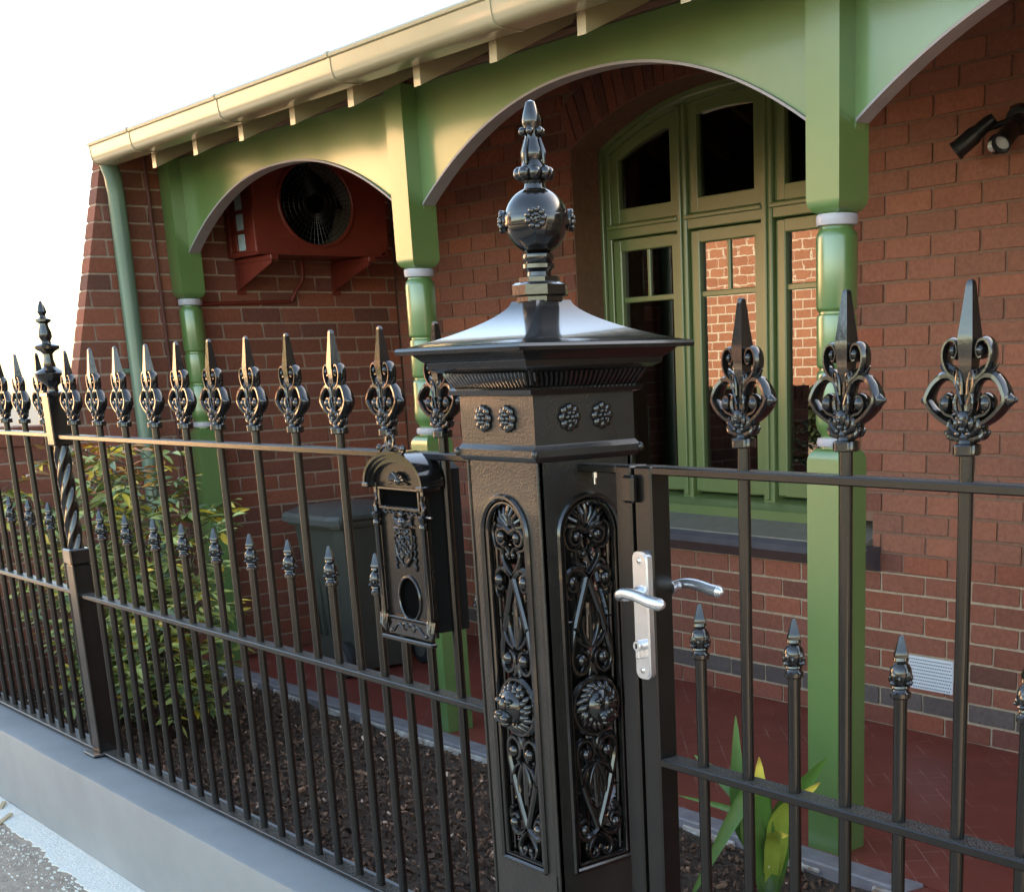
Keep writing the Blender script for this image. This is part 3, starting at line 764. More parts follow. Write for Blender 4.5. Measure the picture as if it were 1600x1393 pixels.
# ------------------------------------------------------------------ wheelie bin
def wheelie():
    b = thing('wheelie_bin', 'dark green wheelie bin standing on the verandah behind the fence', 'bin', (-5.86, 2.40, FLOOR))
    x0, x1, y0, y1 = -6.17, -5.62, 2.13, 2.66
    mb = MB(); vs = []
    def rect(ix, iy, z, c):
        a, b_, p, q = x0+ix, x1-ix*.6, y0+iy, y1-iy
        return [(a+c, p, z), (b_-c, p, z), (b_, p+c, z), (b_, q-c, z), (b_-c, q, z), (a+c, q, z), (a, q-c, z), (a, p+c, z)]
    lv = [rect(.10, .075, FLOOR+.02, .03), rect(.095, .07, FLOOR+.06, .03), rect(.03, .022, .27, .04), rect(.028, .02, .30, .04), rect(.0, -.006, .305, .04), rect(.0, -.006, .335, .04), rect(.012, .006, .338, .04)]
    for l in lv: vs += l
    n = 8; fs = [tuple(range(n))[::-1], tuple(range((len(lv)-1)*n, len(lv)*n))]
    for j in range(len(lv)-1):
        for i in range(n): fs.append((j*n+i, j*n+(i+1) % n, (j+1)*n+(i+1) % n, (j+1)*n+i))
    mb.add(vs, fs)
    for i in range(4): mb.box(x0+.18+i*.07, x0+.19+i*.07, y0+.035, y0+.06, -.3, .26, 0, None)
    body = mb.build('body', 'bin', b, 30)
    # lid: shallow dome with overhanging lip
    mb = MB(); vs = []; L = [(-.028, -.026, .322), (-.03, -.03, .352), (-.018, -.018, .372), (.06, .06, .405), (.16, .15, .418)]
    lv = [rect(ix, iy, z, .05 if k < 3 else .03) for k, (ix, iy, z) in enumerate(L)]
    for l in lv: vs += l
    fs = [tuple(range(n))[::-1], tuple(range((len(lv)-1)*n, len(lv)*n))]
    for j in range(len(lv)-1):
        for i in range(n): fs.append((j*n+i, j*n+(i+1) % n, (j+1)*n+(i+1) % n, (j+1)*n+i))
    mb.add(vs, fs); mb.box(x0-.06, x0-.02, 2.24, 2.55, .335, .352, .006); lid = mb.build('lid', 'binlid', b, 30)
    mb = MB(); mb.tube([(x1+.045, y0+.02, .36), (x1+.045, y1-.02, .36)], .016, 12)
    for y in (y0+.05, 2.395, y1-.05): mb.box(x1-.02, x1+.05, y-.018, y+.018, .335, .375, .004)
    mb.build('handle', 'bin', b)
    for y in (y0-.005, y1-.045):
        M = Matrix.Translation((x1-.045, y, FLOOR+.10)) @ Matrix.Rotation(-pi/2, 4, 'X')
        wh = MB().lathe([(.06, 0), (.085, .0), (.098, .008), (.10, .02), (.10, .035), (.096, .046), (.06, .05)], 24, M=M).build('wheel', 'rubber', b)
        MB().lathe([(.02, -.006), (.058, -.002), (.062, .003), (.062, .045), (.02, .053)], 16, M=M).build('hub', 'binlid', wh)
wheelie()

# ------------------------------------------------------------------ fence castings
def spear_mesh():
    mb = MB(); Dp = (0, 1, 0)
    mb.lathe([(.0165, -.002), (.0185, -.0005), (.0185, .0095), (.0170, .0112), (.012, .0125), (.0105, .016), (.012, .020), (.0095, .026)], 16)
    for s in (-1, 1):
        q = lambda pts: [(a*s, b) for a, b in pts]
        # acanthus at the foot
        mb.tube(S2(q([(.004, .018), (.014, .017), (.024, .020), (.030, .026), (.027, .031)]), 4), [.004]*9+[.0042]*5+[.0028]*3, 8, Dp, .008)
        mb.ball((s*.0255, 0, .0255), (.0055, .008, .005), 10, 6)
        mb.ball((s*.011, -.007, .036), (.0065, .006, .008), 10, 6); mb.ball((s*.011, .007, .036), (.0065, .006, .008), 10, 6)
        mb.ball((s*.008, -.009, .024), (.005, .004, .004), 8, 6); mb.ball((s*.008, .009, .024), (.005, .004, .004), 8, 6)
        # big lower loop, pointed on the outside
        P = S2(q([(.010, .031), (.024, .0345), (.042, .0415), (.057, .0515), (.0672, .0630), (.0635, .0735), (.0555, .0835), (.0440, .0905), (.0315, .0915), (.0205, .0865), (.0115, .074), (.005, .050)]), 5)
        n = len(P); mb.tube(P, [.0046+.0019*math.sin(pi*i/(n-1)) for i in range(n)], 8, Dp, [.009+.004*math.sin(pi*min(1, 1.6*i/(n-1))) for i in range(n)])
        mb.lathe([(.0100, -.005), (.0085, .001), (.0046, .0065), (.0030, .0085), (.0034, .0105), (.0008, .0130)], 10, M=Matrix.Translation((s*.0705, 0, .0630)) @ Matrix.Rotation(s*pi/2, 4, 'Y'))
        # inner scroll with a boss
        P = S2(q([(.016, .038), (.022, .044), (.034, .047), (.0425, .055), (.0415, .064), (.034, .0685), (.0275, .066)]), 4)
        n = len(P); mb.tube(P, [.0040]*n, 8, Dp, .009)
        mb.ball((s*.0345, 0, .059), (.0106, .0140, .0106), 14, 10)
        # leaf flares
        for (a, b, c, d) in (((.010, .084), (.026, .092), (.040, .0965), (.050, .1055)), ((.012, .090), (.024, .098), (.034, .103), (.041, .111))):
            P = S2(q([a, b, c, d]), 4); n = len(P); mb.tube(P, [.0052*(1-.85*(i/(n-1))**2) for i in range(n)], 6, Dp, [.007*(1-.8*(i/(n-1))**2) for i in range(n)])
        # drop shapes either side of the stem
        for yy in (-.0075, .0075):
            M = Matrix.Translation((s*.0115, yy, .085)) @ Matrix.Rotation(s*.42, 4, 'Y')
            mb.tube([M @ Vector((.006*math.sin(t)*(1-.35*math.cos(t)), 0, -.015*math.cos(t))) for t in [2*pi*k/14 for k in range(14)]], .0018, 6, closed=True)
            mb.ball((0, 0, 0), (.0038, .0025, .011), 8, 6, M)
        # upper scroll
        P = S2(q([(.008, .088), (.022, .0905), (.034, .099), (.0405, .112), (.0395, .124), (.0325, .132), (.0235, .1325), (.0165, .127), (.0150, .119), (.0195, .113), (.0255, .1135)]), 4)
        n = len(P); mb.tube(P, [.0045-.0016*(i/(n-1)) for i in range(n)], 8, Dp, [.0105-.002*(i/(n-1)) for i in range(n)])
        mb.ball((s*.0235, 0, .1205), (.0078, .0125, .0078), 12, 8)
    for yy in (-1, 1):
        mb.ball((0, yy*.010, .041), (.0095, .0065, .0105), 12, 8); mb.ball((0, yy*.0145, .0375), (.0038, .0040, .0045), 8, 6); mb.ball((0, yy*.0115, .0295), (.0055, .0042, .0040), 10, 6)
        for s in (-1, 1):
            mb.ball((s*.0050, yy*.0150, .0430), (.0030, .0024, .0020), 8, 5)
            # acanthus leaves curling out of the foot and up the stem
            mb.tube(S2([(s*.003, .018), (s*.010, .024), (s*.018, .027), (s*.0255, .034), (s*.0225, .0405)], 4, yy*.0075), [.0030]*4+[.0044]*5+[.0048]*4+[.0040]*3+[.0022], 8)
            mb.tube(S2([(s*.006, .018), (s*.018, .019), (s*.0285, .0215), (s*.0345, .0275)], 4, yy*.0050), [.0032]*4+[.0044]*5+[.0034]*3+[.0014], 8)
            mb.tube(S2([(s*.007, .046), (s*.013, .052), (s*.0145, .062), (s*.010, .072)], 4, yy*.0085), [.0030]*4+[.0040]*5+[.0030]*3+[.0016], 8)
            mb.tube(S2([(s*.004, .058), (s*.0085, .070), (s*.013, .084), (s*.0105, .097), (s*.0055, .088), (s*.004, .070)], 4, yy*.0085), .0021, 6)
    mb.tube([(0, 0, .02), (0, 0, .05), (0, 0, .075), (0, 0, .095)], [.010, .0055, .006, .009], 8)
    mb.lathe([(.006, .070), (.0105, .088), (.0130, .108), (.0158, .132), (.0150, .140), (.0112, .162), (.0068, .192), (.0060, .1970), (.0042, .2000), (.001, .2008)], 4, ph=pi/4)
    mb.v = [(x*(.81 if abs(x) > .020 else 1-.19*(abs(x)/.020)**2), y, z) for x, y, z in mb.v]
    return mb.mesh('spear_head', 32)
def dog_mesh():
    mb = MB()
    mb.lathe([(.0125, 0), (.0142, .002), (.0142, .0075), (.0118, .0095), (.0108, .0125), (.0130, .0150), (.0125, .0175), (.0105, .0195)], 16)
    mb.lathe([(.010, .019), (.0135, .025), (.0150, .033), (.0138, .041), (.0095, .0465), (.0068, .0485), (.0105, .0515), (.0098, .0555), (.0075, .058)], 16)
    for k in range(4):
        a = k*pi/2; M = Matrix.Rotation(a, 4, 'Z')
        mb.ball((.0145, 0, .0225), (.0055, .0058, .0034), 8, 6, M); mb.ball((.0125, .0, .0310), (.0042, .0046, .0075), 8, 6, M)
        mb.ball((.0105, .0075, .0275), (.0036, .0036, .0050), 8, 6, M)
    mb.lathe([(.0105, .0555), (.0112, .0595), (.0092, .064), (.0048, .0795), (.0036, .0835), (.0012, .0848)], 8, lob=.10, nl=4)
    return mb.mesh('finial', 32)
SPEAR, DOG = spear_mesh(), dog_mesh()
def bar_mesh(z0, z1, r, name='picket'):
    return MB().tube([(0, 0, z0), (0, 0, (z0+z1)/2), (0, 0, z1)], r, 16).mesh(name, 40)
ZT, ZM, ZTIP, ZDOG = .955, .4935, 1.1906, .754
TALL = bar_mesh(.008, ZTIP-.196, .0092); DOGB = bar_mesh(.008, ZDOG-.080, .0092)
def picket(parent, x, tall, me, y=0):
    p = put('picket', me, 'iron_satin', parent, (x, y, 0)); p.rotation_euler = (random.gauss(0, .0016), random.gauss(0, .0016), random.uniform(-.05, .05))
    put('spear_head' if tall else 'finial', SPEAR if tall else DOG, 'iron', p, (x, y, ZTIP-.2 if tall else ZDOG-.084)).rotation_euler = (0, 0, random.uniform(-.02, .02))
def rail(parent, xa, xb, z, h=.0065, d=.019, name='rail'):
    return MB().box(xa, xb, -d, d, z-h, z+h, .0018).build(name, 'iron_satin', parent)
fence = thing('iron_fence', 'black spear-topped fence panel between the thin twisted post and the pillar', 'fence', (-2.1, 0, 0))
for z, h, d in ((ZT, .0065, .0185), (ZM, .0065, .0185), (.007, .006, .021)): rail(fence, -3.187, PX-.099, z, h, d)
for i in range(11): picket(fence, FX0+FP*i, True, TALL)
for i in range(11): picket(fence, FX0+FP*(i+.5), False, DOGB)
fence2 = thing('iron_fence', 'black spear-topped fence panel running off the left edge of the picture', 'fence', (-4.2, 0, 0))
for z, h, d in ((ZT+.004, .0065, .0185), (ZM+.004, .0065, .0185), (.007, .006, .021)): rail(fence2, -5.6, -3.246, z, h, d)
for i in range(11): picket(fence2, -3.315-FP*i, True, TALL)
for i in range(11): picket(fence2, -3.41-FP*i, False, DOGB)

# thin twisted post
tp = thing('fence_post', 'thin square fence post with twisted middle and baluster finial', 'fence post', (-3.216, 0, 0))
def thin_post():
    x = -3.216; c = (x, 0, 0); h = .0275
    MB().box(x-.046, x+.046, -.052, .046, 0.0005, .010, .003).build('base_plate', 'iron_satin', tp)
    MB().box(x-h, x+h, -h, h, .01, .585, .003).build('shaft', 'iron_satin', tp)
    MB().box(x-h-.004, x+h+.004, -h-.004, h+.004, .586, .632, .004).build('band', 'iron', tp)
    mb = MB(); vs = []; fs = []; n = 32; N = 70; 
    for j in range(N+1):
        z = .632+.298*j/N; tw = 2*pi*1.1*j/N
        for i in range(n):
            a = 2*pi*i/n; r = .0208*(1+.16*math.cos(4*a)); vs.append((x+r*math.cos(a+tw), r*math.sin(a+tw), z))
    for j in range(N):
        for i in range(n): fs.append((j*n+i, j*n+(i+1) % n, (j+1)*n+(i+1) % n, (j+1)*n+i))
    mb.add(vs, fs); mb.build('twisted_shaft', 'iron', tp, 60)
    MB().box(x-h, x+h, -h, h, .93, 1.07, .003).build('upper_shaft', 'iron_satin', tp)
    mb = MB(); mb.sq([(.030, 1.068), (.030, 1.078), (.022, 1.082)], c)
    mb.lathe([(.016, 1.08), (.014, 1.092), (.016, 1.098), (.034, 1.112), (.042, 1.122), (.043, 1.132), (.036, 1.138), (.026, 1.142), (.016, 1.15), (.017, 1.153), (.013, 1.17), (.013, 1.185), (.020, 1.192), (.033, 1.199), (.034, 1.207), (.026, 1.211), (.014, 1.214),
              (.012, 1.22), (.018, 1.232), (.018, 1.242), (.012, 1.262), (.012, 1.268), (.021, 1.274), (.021, 1.280), (.010, 1.284), (.008, 1.29), (.013, 1.30), (.010, 1.312), (.004, 1.327), (.001, 1.330)], 20, c)
    mb.build('finial', 'iron', tp, 40)
thin_post()

# ------------------------------------------------------------------ gate pillar
pil = thing('gate_pillar', 'black cast-iron gate pillar with pierced scroll panels and ball finial', 'gate pillar', (PX, 0, 0))
PC = (PX, 0, 0)
def rot4(k): return Matrix.Translation(PC) @ Matrix.Rotation(k*pi/2, 4, 'Z')
def pillar():
    H = .098; A, zb, zs = .062, .27, .843; top = zs+A
    n = 18; t_ = .010
    mb = MB()
    for k in range(4):
        M = rot4(k)
        arc = [(-A*math.cos(pi*i/n), zs+A*math.sin(pi*i/n)) for i in range(n+1)]
        mb.strip(arc, [(a, .968) for a, b in arc], -H, -H+t_, 'y', M)
        for s in (-1, 1):
            u0, u1 = (-H, -A) if s < 0 else (A, H)
            mb.box(u0, u1, -H, -H+t_, zb, .968, 0, M)
        mb.box(-H, H, -H, -H+t_, -.28, zb, 0, M)
    sh = mb.build('shaft', 'iron_cast', pil, 30)
    for k in range(4):      # seam beads on the corners
        M = rot4(k)
        MB().tube([(H-.0016, -H+.0016, -.28), (H-.0016, -H+.0016, .3), (H-.0016, -H+.0016, .968)], .0030, 8, M=M).build('corner_bead', 'iron_cast', sh)
    # pierced panel, drawn facing the street, shared by the four sides
    def panel():
        mb = MB(); Dp = (0, 1, 0); y = -H+.012
        def out(a, zb_, r, rd, yy):
            P = [(-a, yy, zb_)]+[(-a, yy, zb_+(zs-zb_)*i/8) for i in range(1, 8)]+[(-a*math.cos(pi*i/16), yy, zs+a*math.sin(pi*i/16)) for i in range(17)]+[(a, yy, zs-(zs-zb_)*i/8) for i in range(1, 9)]
            mb.tube(P, r, 8, Dp, rd)
            mb.tube([(-a, yy, zb_), (a, yy, zb_)], r, 8, Dp, rd)
        out(A+.001, zb, .0055, .007, -H+.000); out(A-.0085, zb+.009, .0035, .006, -H+.004)
        def sc(pts, r=.0042, rd=.007, nn=5, yy=y, mir=(-1, 1), flip=False):
            r = r*1.28
            for s in mir:
                P = S2([(a*s, (1.104-b) if flip else b) for a, b in pts], nn, yy); N = len(P)
                mb.tube(P, [r*(1-.35*(i/(N-1))**2) for i in range(N)], 8, Dp, rd)
        def bo(u, z, r, flip=False):
            for s in (-1, 1): mb.ball((s*u, y-.004, (1.104-z) if flip else z), (r, r*.95, r), 12, 8)
        # side ribs of the grille
        for s in (-1, 1): mb.tube([(s*.0485, y+.004, zb+.012), (s*.0485, y+.004, .6), (s*.0485, y+.004, zs)], .0022, 6, Dp, .004)
        # shell at the top
        for i in range(9):
            a = math.radians(8+164*i/8); l = .043 if i % 2 == 0 else .039
            mb.tube([(.010*math.cos(a), y-.002, .851+.008*math.sin(a)), (.026*math.cos(a), y-.006, .853+.024*math.sin(a)), (l*math.cos(a), y-.001, .853+l*math.sin(a))], [.002, .0042, .0034], 8)
        sc([(.0, .846), (.010, .852), (.022, .853), (.033, .848), (.036, .838), (.030, .828), (.020, .827), (.013, .833)], .0046); bo(.0215, .8395, .0085)
        sc([(.036, .862), (.047, .850), (.046, .835), (.040, .822), (.026, .818), (.012, .822)], .0036)
        for flip in (False, True):
            sc([(.0, .773), (.010, .783), (.021, .797), (.025, .809), (.020, .820), (.011, .821), (.005, .813), (.008, .805)], .0040, flip=flip)
            bo(.0085, .810, .0045, flip)
            sc([(.0, .772), (.012, .781), (.028, .786), (.041, .780), (.046, .767), (.041, .754), (.031, .751), (.025, .758)], .0050, flip=flip); bo(.0345, .7665, .0100, flip)
            sc([(.046, .765), (.047, .748), (.041, .738), (.036, .741)], .0030, flip=flip)
            sc([(.0, .775), (.006, .757), (.016, .730), (.027, .698), (.037, .665), (.0425, .640), (.039, .619), (.027, .610), (.014, .614), (.007, .626), (.009, .641), (.018, .648)], .0048, flip=flip); bo(.0225, .6335, .0108, flip)
            sc([(.0, .652), (.0, .69), (.0, .728)], .0062, .005, mir=(1,), flip=flip)
            sc([(.003, .655), (.012, .672), (.017, .692), (.014, .708)], .0042, flip=flip); sc([(.006, .652), (.022, .662), (.031, .676), (.033, .690)], .0036, flip=flip)
            sc([(.002, .626), (.004, .614), (.008, .605)], .0050, mir=(-1, 1), flip=flip)
            mb.tube([(-.048, y+.002, .700 if not flip else .404), (-.028, y+.002, .700 if not flip else .404)], .0022, 6, Dp, .004)
            mb.tube([(.048, y+.002, .700 if not flip else .404), (.028, y+.002, .700 if not flip else .404)], .0022, 6, Dp, .004)
        return mb.mesh('scroll_panel', 38)
    def lion():
        mb = MB(); y = -H+.008; zc = .552
        MX = Matrix.Translation((0, y, zc)) @ Matrix.Rotation(pi/2, 4, 'X')
        mb.lathe([(.051, -.004), (.053, .002), (.050, .007), (.046, .007), (.044, .003), (.030, .004), (.001, .005)], 32, M=MX)
        r = random.Random(3)
        for ring, (q0, q1, nk, yy) in enumerate(((.026, .0465, 19, -.004), (.023, .040, 14, -.008))):
            for k in range(nk):
                a = 2*pi*k/nk+.25*ring; sw_ = r.uniform(.15, .4); ll = q1*r.uniform(.88, 1.04)
                if ring == 1 and -2.2 < math.atan2(math.sin(a), math.cos(a)) < -.95: continue
                mb.tube(spline([(q0*math.cos(a), y+yy-.004, zc+.003+q0*math.sin(a)), ((q0+ll)/2*math.cos(a+sw_*.4), y+yy-.007, zc+.002+(q0+ll)/2*math.sin(a+sw_*.4)), (ll*math.cos(a+sw_), y+yy+.002, zc+ll*math.sin(a+sw_))], 4), [.0035, .0048, .0058, .0060, .0060, .0055, .0046, .0034, .0015], 8)
        mb.ball((0, y-.016, zc+.004), (.0285, .019, .030), 16, 12); mb.ball((0, y-.033, zc-.010), (.0175, .014, .0130), 14, 10)
        mb.ball((0, y-.0455, zc-.003), (.0092, .0048, .0055), 10, 6); mb.ball((0, y-.032, zc+.008), (.0065, .010, .015), 10, 8)
        for s in (-1, 1):
            mb.ball((s*.0130, y-.032, zc+.0165), (.0100, .0070, .0048), 10, 6); mb.ball((s*.0115, y-.0315, zc+.0090), (.0042, .004, .0032), 8, 6)
            mb.ball((s*.0090, y-.0385, zc-.0125), (.0092, .0085, .0076), 10, 6); mb.ball((s*.021, y-.016, zc+.024), (.006, .006, .007), 8, 6)
        mb.ball((0, y-.030, zc-.0235), (.0095, .009, .0060), 10, 6)
        return mb.mesh('lion_medallion', 45)
    pm_, lm_ = panel(), lion()
    for k in range(4):
        o = put('scroll_panel', pm_, 'iron', pil, (PX, 0, 0)); o.rotation_euler = (0, 0, k*pi/2)
        l = put('lion_medallion', lm_, 'iron', o); l.location = (0, 0, 0)
    # collar, frieze box, rosettes, flutes, cornice, cap
    mb = MB(); mb.sq([(.099, .962), (.1045, .966), (.1085, .971), (.1085, .981), (.105, .985), (.1025, .989), (.100, .990)], PC); mb.build('collar', 'iron_cast', pil, 30)
    for k in range(4):
        MB().ball((-.108, -.108, .976), (.006, .006, .0075), 10, 6, rot4(k)).build('collar_knob', 'iron_cast', pil)
    mb = MB(); mb.sq([(.099, .988), (.1015, .988), (.1015, 1.067), (.099, 1.067)], PC); box = mb.build('frieze_box', 'iron_cast', pil, 30)
    ro = MB(); r = random.Random(8)
    for k in range(8): a = 2*pi*k/8; ro.ball((.0115*math.cos(a), -.003, .0115*math.sin(a)), (.0062, .004, .0062), 8, 6)
    for k in range(6): a = 2*pi*k/6; ro.ball((.0058*math.cos(a), -.006, .0058*math.sin(a)), (.0035, .0035, .0035), 8, 6)
    ro.ball((0, -.008, 0), (.0036, .004, .0036), 8, 6)
    ro = ro.mesh('rosette', 40)
    for k in range(4):
        for u in (-.033, .033):
            p = Matrix.Rotation(k*pi/2, 4, 'Z') @ Vector((u, -.1015, 1.03))
            o = put('rosette', ro, 'iron', box, Vector(PC)+p); o.scale = (1.25, 1.1, 1.25); o.rotation_euler = (0, 0, k*pi/2)
    mb = MB(); mb.sq([(.100, 1.064), (.112, 1.067), (.114, 1.074), (.110, 1.078)], PC); mb.sq([(.1065, 1.077), (.121, 1.104)], PC); mb.sq([(.124, 1.103), (.136, 1.109), (.138, 1.118), (.143, 1.121), (.152, 1.130), (.155, 1.132)], PC)
    mb.sq([(.150, 1.1315), (.1735, 1.1325), (.1745, 1.138), (.1725, 1.1425), (.160, 1.144)], PC); cor = mb.build('cornice', 'iron', pil, 25)
    fl_ = MB()
    for k in range(4):
        M = rot4(k)
        for i in range(23):
            u = -.104+.208*i/22; s0, s1 = .1075/.121, 1
            fl_.tube([(u*.955, -.1095, 1.0795), (u, -.1165, 1.0905), (u*1.065, -.1225, 1.1015)], [.0026, .0040, .0034], 6, M=M)
    fl_.build('flutes', 'iron', cor)
    cap = [(.1715-.0, 1.1435)]; 
    for i in range(13):
        t = i/12; cap.append((.160*(1-t)**1.55*1.0+.034*(1-(1-t)**1.55), 1.1445+.0655*t**1.12))
    mb = MB(); mb.sq(cap, PC); mb.build('cap', MT['capgloss'], pil, 20)
    # finial
    mb = MB(); mb.lathe([(.037, 1.206), (.040, 1.209), (.040, 1.216), (.046, 1.2175)], 8, PC, ph=pi/8); mb.lathe([(.044, 1.2165), (.0465, 1.219), (.0465, 1.234), (.040, 1.238), (.034, 1.239), (.034, 1.246), (.024, 1.248)], 8, PC, ph=pi/8)
    mb.lathe([(.020, 1.245), (.019, 1.254), (.022, 1.258), (.026, 1.260), (.026, 1.266), (.021, 1.268), (.024, 1.272), (.0255, 1.276), (.0245, 1.281), (.018, 1.284)], 24, PC); mb.build('finial_base', 'iron', pil, 40)
    bz, br = 1.331, .051
    mb = MB(); mb.ball((PX, 0, bz), br, 40, 24); ballo = mb.build('ball', 'iron', pil, 60)
    mb = MB(); mb.lathe([(br-.003, -.0085), (br+.0022, -.0085), (br+.003, -.006), (br+.003, .006), (br+.0022, .0085), (br-.003, .0085)], 40, (PX, 0, bz)); mb.build('belt', 'iron', ballo, 40)
    for k in range(4):
        q = Matrix.Translation((PX, 0, bz)) @ Matrix.Rotation(k*pi/2+pi/4+.12, 4, 'Z'); mb = MB()
        mb.lathe([(.017, 0), (.017, .004), (.014, .006)], 16, M=q @ Matrix.Translation((br-.001, 0, 0)) @ Matrix.Rotation(pi/2, 4, 'Y'))
        for i in range(9): a = 2*pi*i/9; mb.ball((br+.005, .0125*math.cos(a), .0125*math.sin(a)), (.004, .0052, .0052), 8, 6, q)
        for i in range(5): a = 2*pi*i/5; mb.ball((br+.008, .005*math.cos(a), .005*math.sin(a)), (.003, .003, .003), 8, 6, q)
        mb.build('ball_rosette', 'iron', ballo)
    mb = MB(); mb.lathe([(.018, 1.378), (.016, 1.386), (.019, 1.390), (.016, 1.396), (.020, 1.40), (.021, 1.408), (.018, 1.416), (.016, 1.42), (.019, 1.427), (.018, 1.435), (.013, 1.448), (.0115, 1.456), (.012, 1.462), (.0115, 1.468), (.0145, 1.473), (.0148, 1.479), (.0125, 1.489), (.0092, 1.500), (.007, 1.5055), (.0015, 1.508)], 16, PC)
    for k in range(8): a = 2*pi*k/8+.2; mb.ball((PX+.023*math.cos(a), .023*math.sin(a), 1.401), (.0098, .0098, .0105), 12, 8)
    for k in range(6): a = 2*pi*k/6+.2; mb.ball((PX+.0155*math.cos(a), .0155*math.sin(a), 1.462), (.0066, .0066, .0066), 10, 6)
    for k in range(4): a = 2*pi*k/4+.3; mb.tube([(PX+.014*math.cos(a), .014*math.sin(a), 1.452), (PX+.020*math.cos(a), .020*math.sin(a), 1.432), (PX+.020*math.cos(a), .020*math.sin(a), 1.414)], [.002, .0042, .003], 8)
    mb.build('spire', 'iron', pil, 40)
MT['capgloss'] = mat('black_gloss_cap', (.012, .011, .011), .16, (.018, .016, .015), 20, bump=.08, bscale=60, coat=.6, spec=.7)
pillar()

# ------------------------------------------------------------------ gate post and gate
gpst = thing('gate_post', 'plain black square steel gate post bracketed to the pillar', 'gate post', (-.642, 0, 0))
MB().box(-.669, -.633, -.020, .020, -.28, .957, .003).build('post', 'iron_satin', gpst)
MB().box(-.768, -.669, -.0185, .0185, .944, .956, .002).build('bracket', 'iron_satin', gpst)
MB().prism([(-.763, .944), (-.669, .944), (-.669, .925), (-.70, .938)], .014, .019, 'y').build('bracket_web', 'iron_satin', gpst)
mb = MB(); mb.lathe([(.0022, .924), (.0022, .943)], 8, (-.738, -.004, 0)); mb.lathe([(.0042, .934), (.0042, .943)], 6, (-.738, -.004, 0)); mb.build('bolt', 'zinc', gpst)
gate = thing('gate', 'black spear-topped steel gate with chrome lever lock', 'gate', (-.58, 0, -.2))
def gate_build():
    z0 = -.20
    MB().box(-.624, -.585, -.020, .020, z0, .957, .003).build('stile', 'iron_satin', gate); MB().box(.42, .47, -.024, .024, z0, .957, .003).build('stile', 'iron_satin', gate)
    for z, h, d in ((.951, .006, .0185), (.491, .0065, .0185), (z0+.02, .02, .0185)): MB().box(-.585, .42, -d, d, z-h, z+h, .0018).build('rail', 'iron_satin', gate)
    MB().box(-.638, -.612, -.034, -.0203, .902, .944, .004).build('latch_stop', 'iron_satin', gate)
    ta, do = bar_mesh(z0+.02, ZTIP-.196, .0092), bar_mesh(z0+.02, ZDOG-.080, .0092)
    for i in range(5): picket(gate, -.405+.1938*i, True, ta)
    for i in range(5): picket(gate, -.502+.1938*i, False, do)
    pl = MB(); P = []
    xa, xb, za, zb = -.6225, -.5865, .628, .829
    for cx_, cz_, a0 in ((xb-.012, zb-.012, 0), (xa+.012, zb-.012, 90), (xa+.012, za+.012, 180), (xb-.012, za+.012, 270)):
        for i in range(5): a = math.radians(a0+22.5*i); P.append((cx_+.012*math.cos(a), cz_+.012*math.sin(a)))
    pl.prism(P, -.0295, -.0202, 'y'); P2 = [((x+.6045)*.86-.6045, (z-.7285)*.97+.7285) for x, z in P]; pl.prism(P2, -.0315, -.0294, 'y')
    plate = pl.build('lock_plate', 'chrome', gate, 30)
    mb = MB()
    for z in (.815, .642): mb.ball((-.6045, -.0315, z), (.0048, .0022, .0048), 12, 8)
    mb.build('screw', 'zinc', plate)
    mb = MB(); M = Matrix.Translation((-.6045, -.030, .683)) @ Matrix.Rotation(pi/2, 4, 'X')
    mb.lathe([(.0085, 0), (.0085, .012), (.0075, .0135)], 18, M=M); mb.box(-.609, -.600, -.043, -.030, .662, .680, .002); cy = mb.build('lock_cylinder', 'chrome', plate, 30)
    mb = MB().box(-.6057, -.6033, -.0445, -.043, .679, .687); mb.build('keyhole', 'dark', cy, 0)
    for s, nm in ((-1, 'lever'), (1, 'inner_lever')):
        mb = MB(); M = Matrix.Translation((-.6045, s*.030, .765)) @ Matrix.Rotation(-s*pi/2, 4, 'X')
        mb.lathe([(.0115, 0), (.0115, .006), (.0085, .009), (.0085, .036 if s < 0 else .018)], 18, M=M)
        k_, dx, am = (1, 0, 1) if s < 0 else (.72, -.014, .6)
        Pth = spline([(x_+dx, s*y_*k_, .7640+(z_-.7640)*am) for x_, y_, z_ in ((-.6045, .060, .7640), (-.603, .073, .7655), (-.594, .081, .7705), (-.578, .083, .7740), (-.552, .082, .7720), (-.528, .080, .7665), (-.506, .078, .7640))], 6)
        N = len(Pth); mb.tube(Pth, [.0072+.0026*(i/N) for i in range(N)], 14, None)
        mb.ball(Pth[-1], (.0100, .0085, .0085), 12, 8); mb.ball(Pth[0], (.0085, .0085, .0085), 12, 8)
        mb.build(nm, 'chrome', gate, 50)
gate_build()

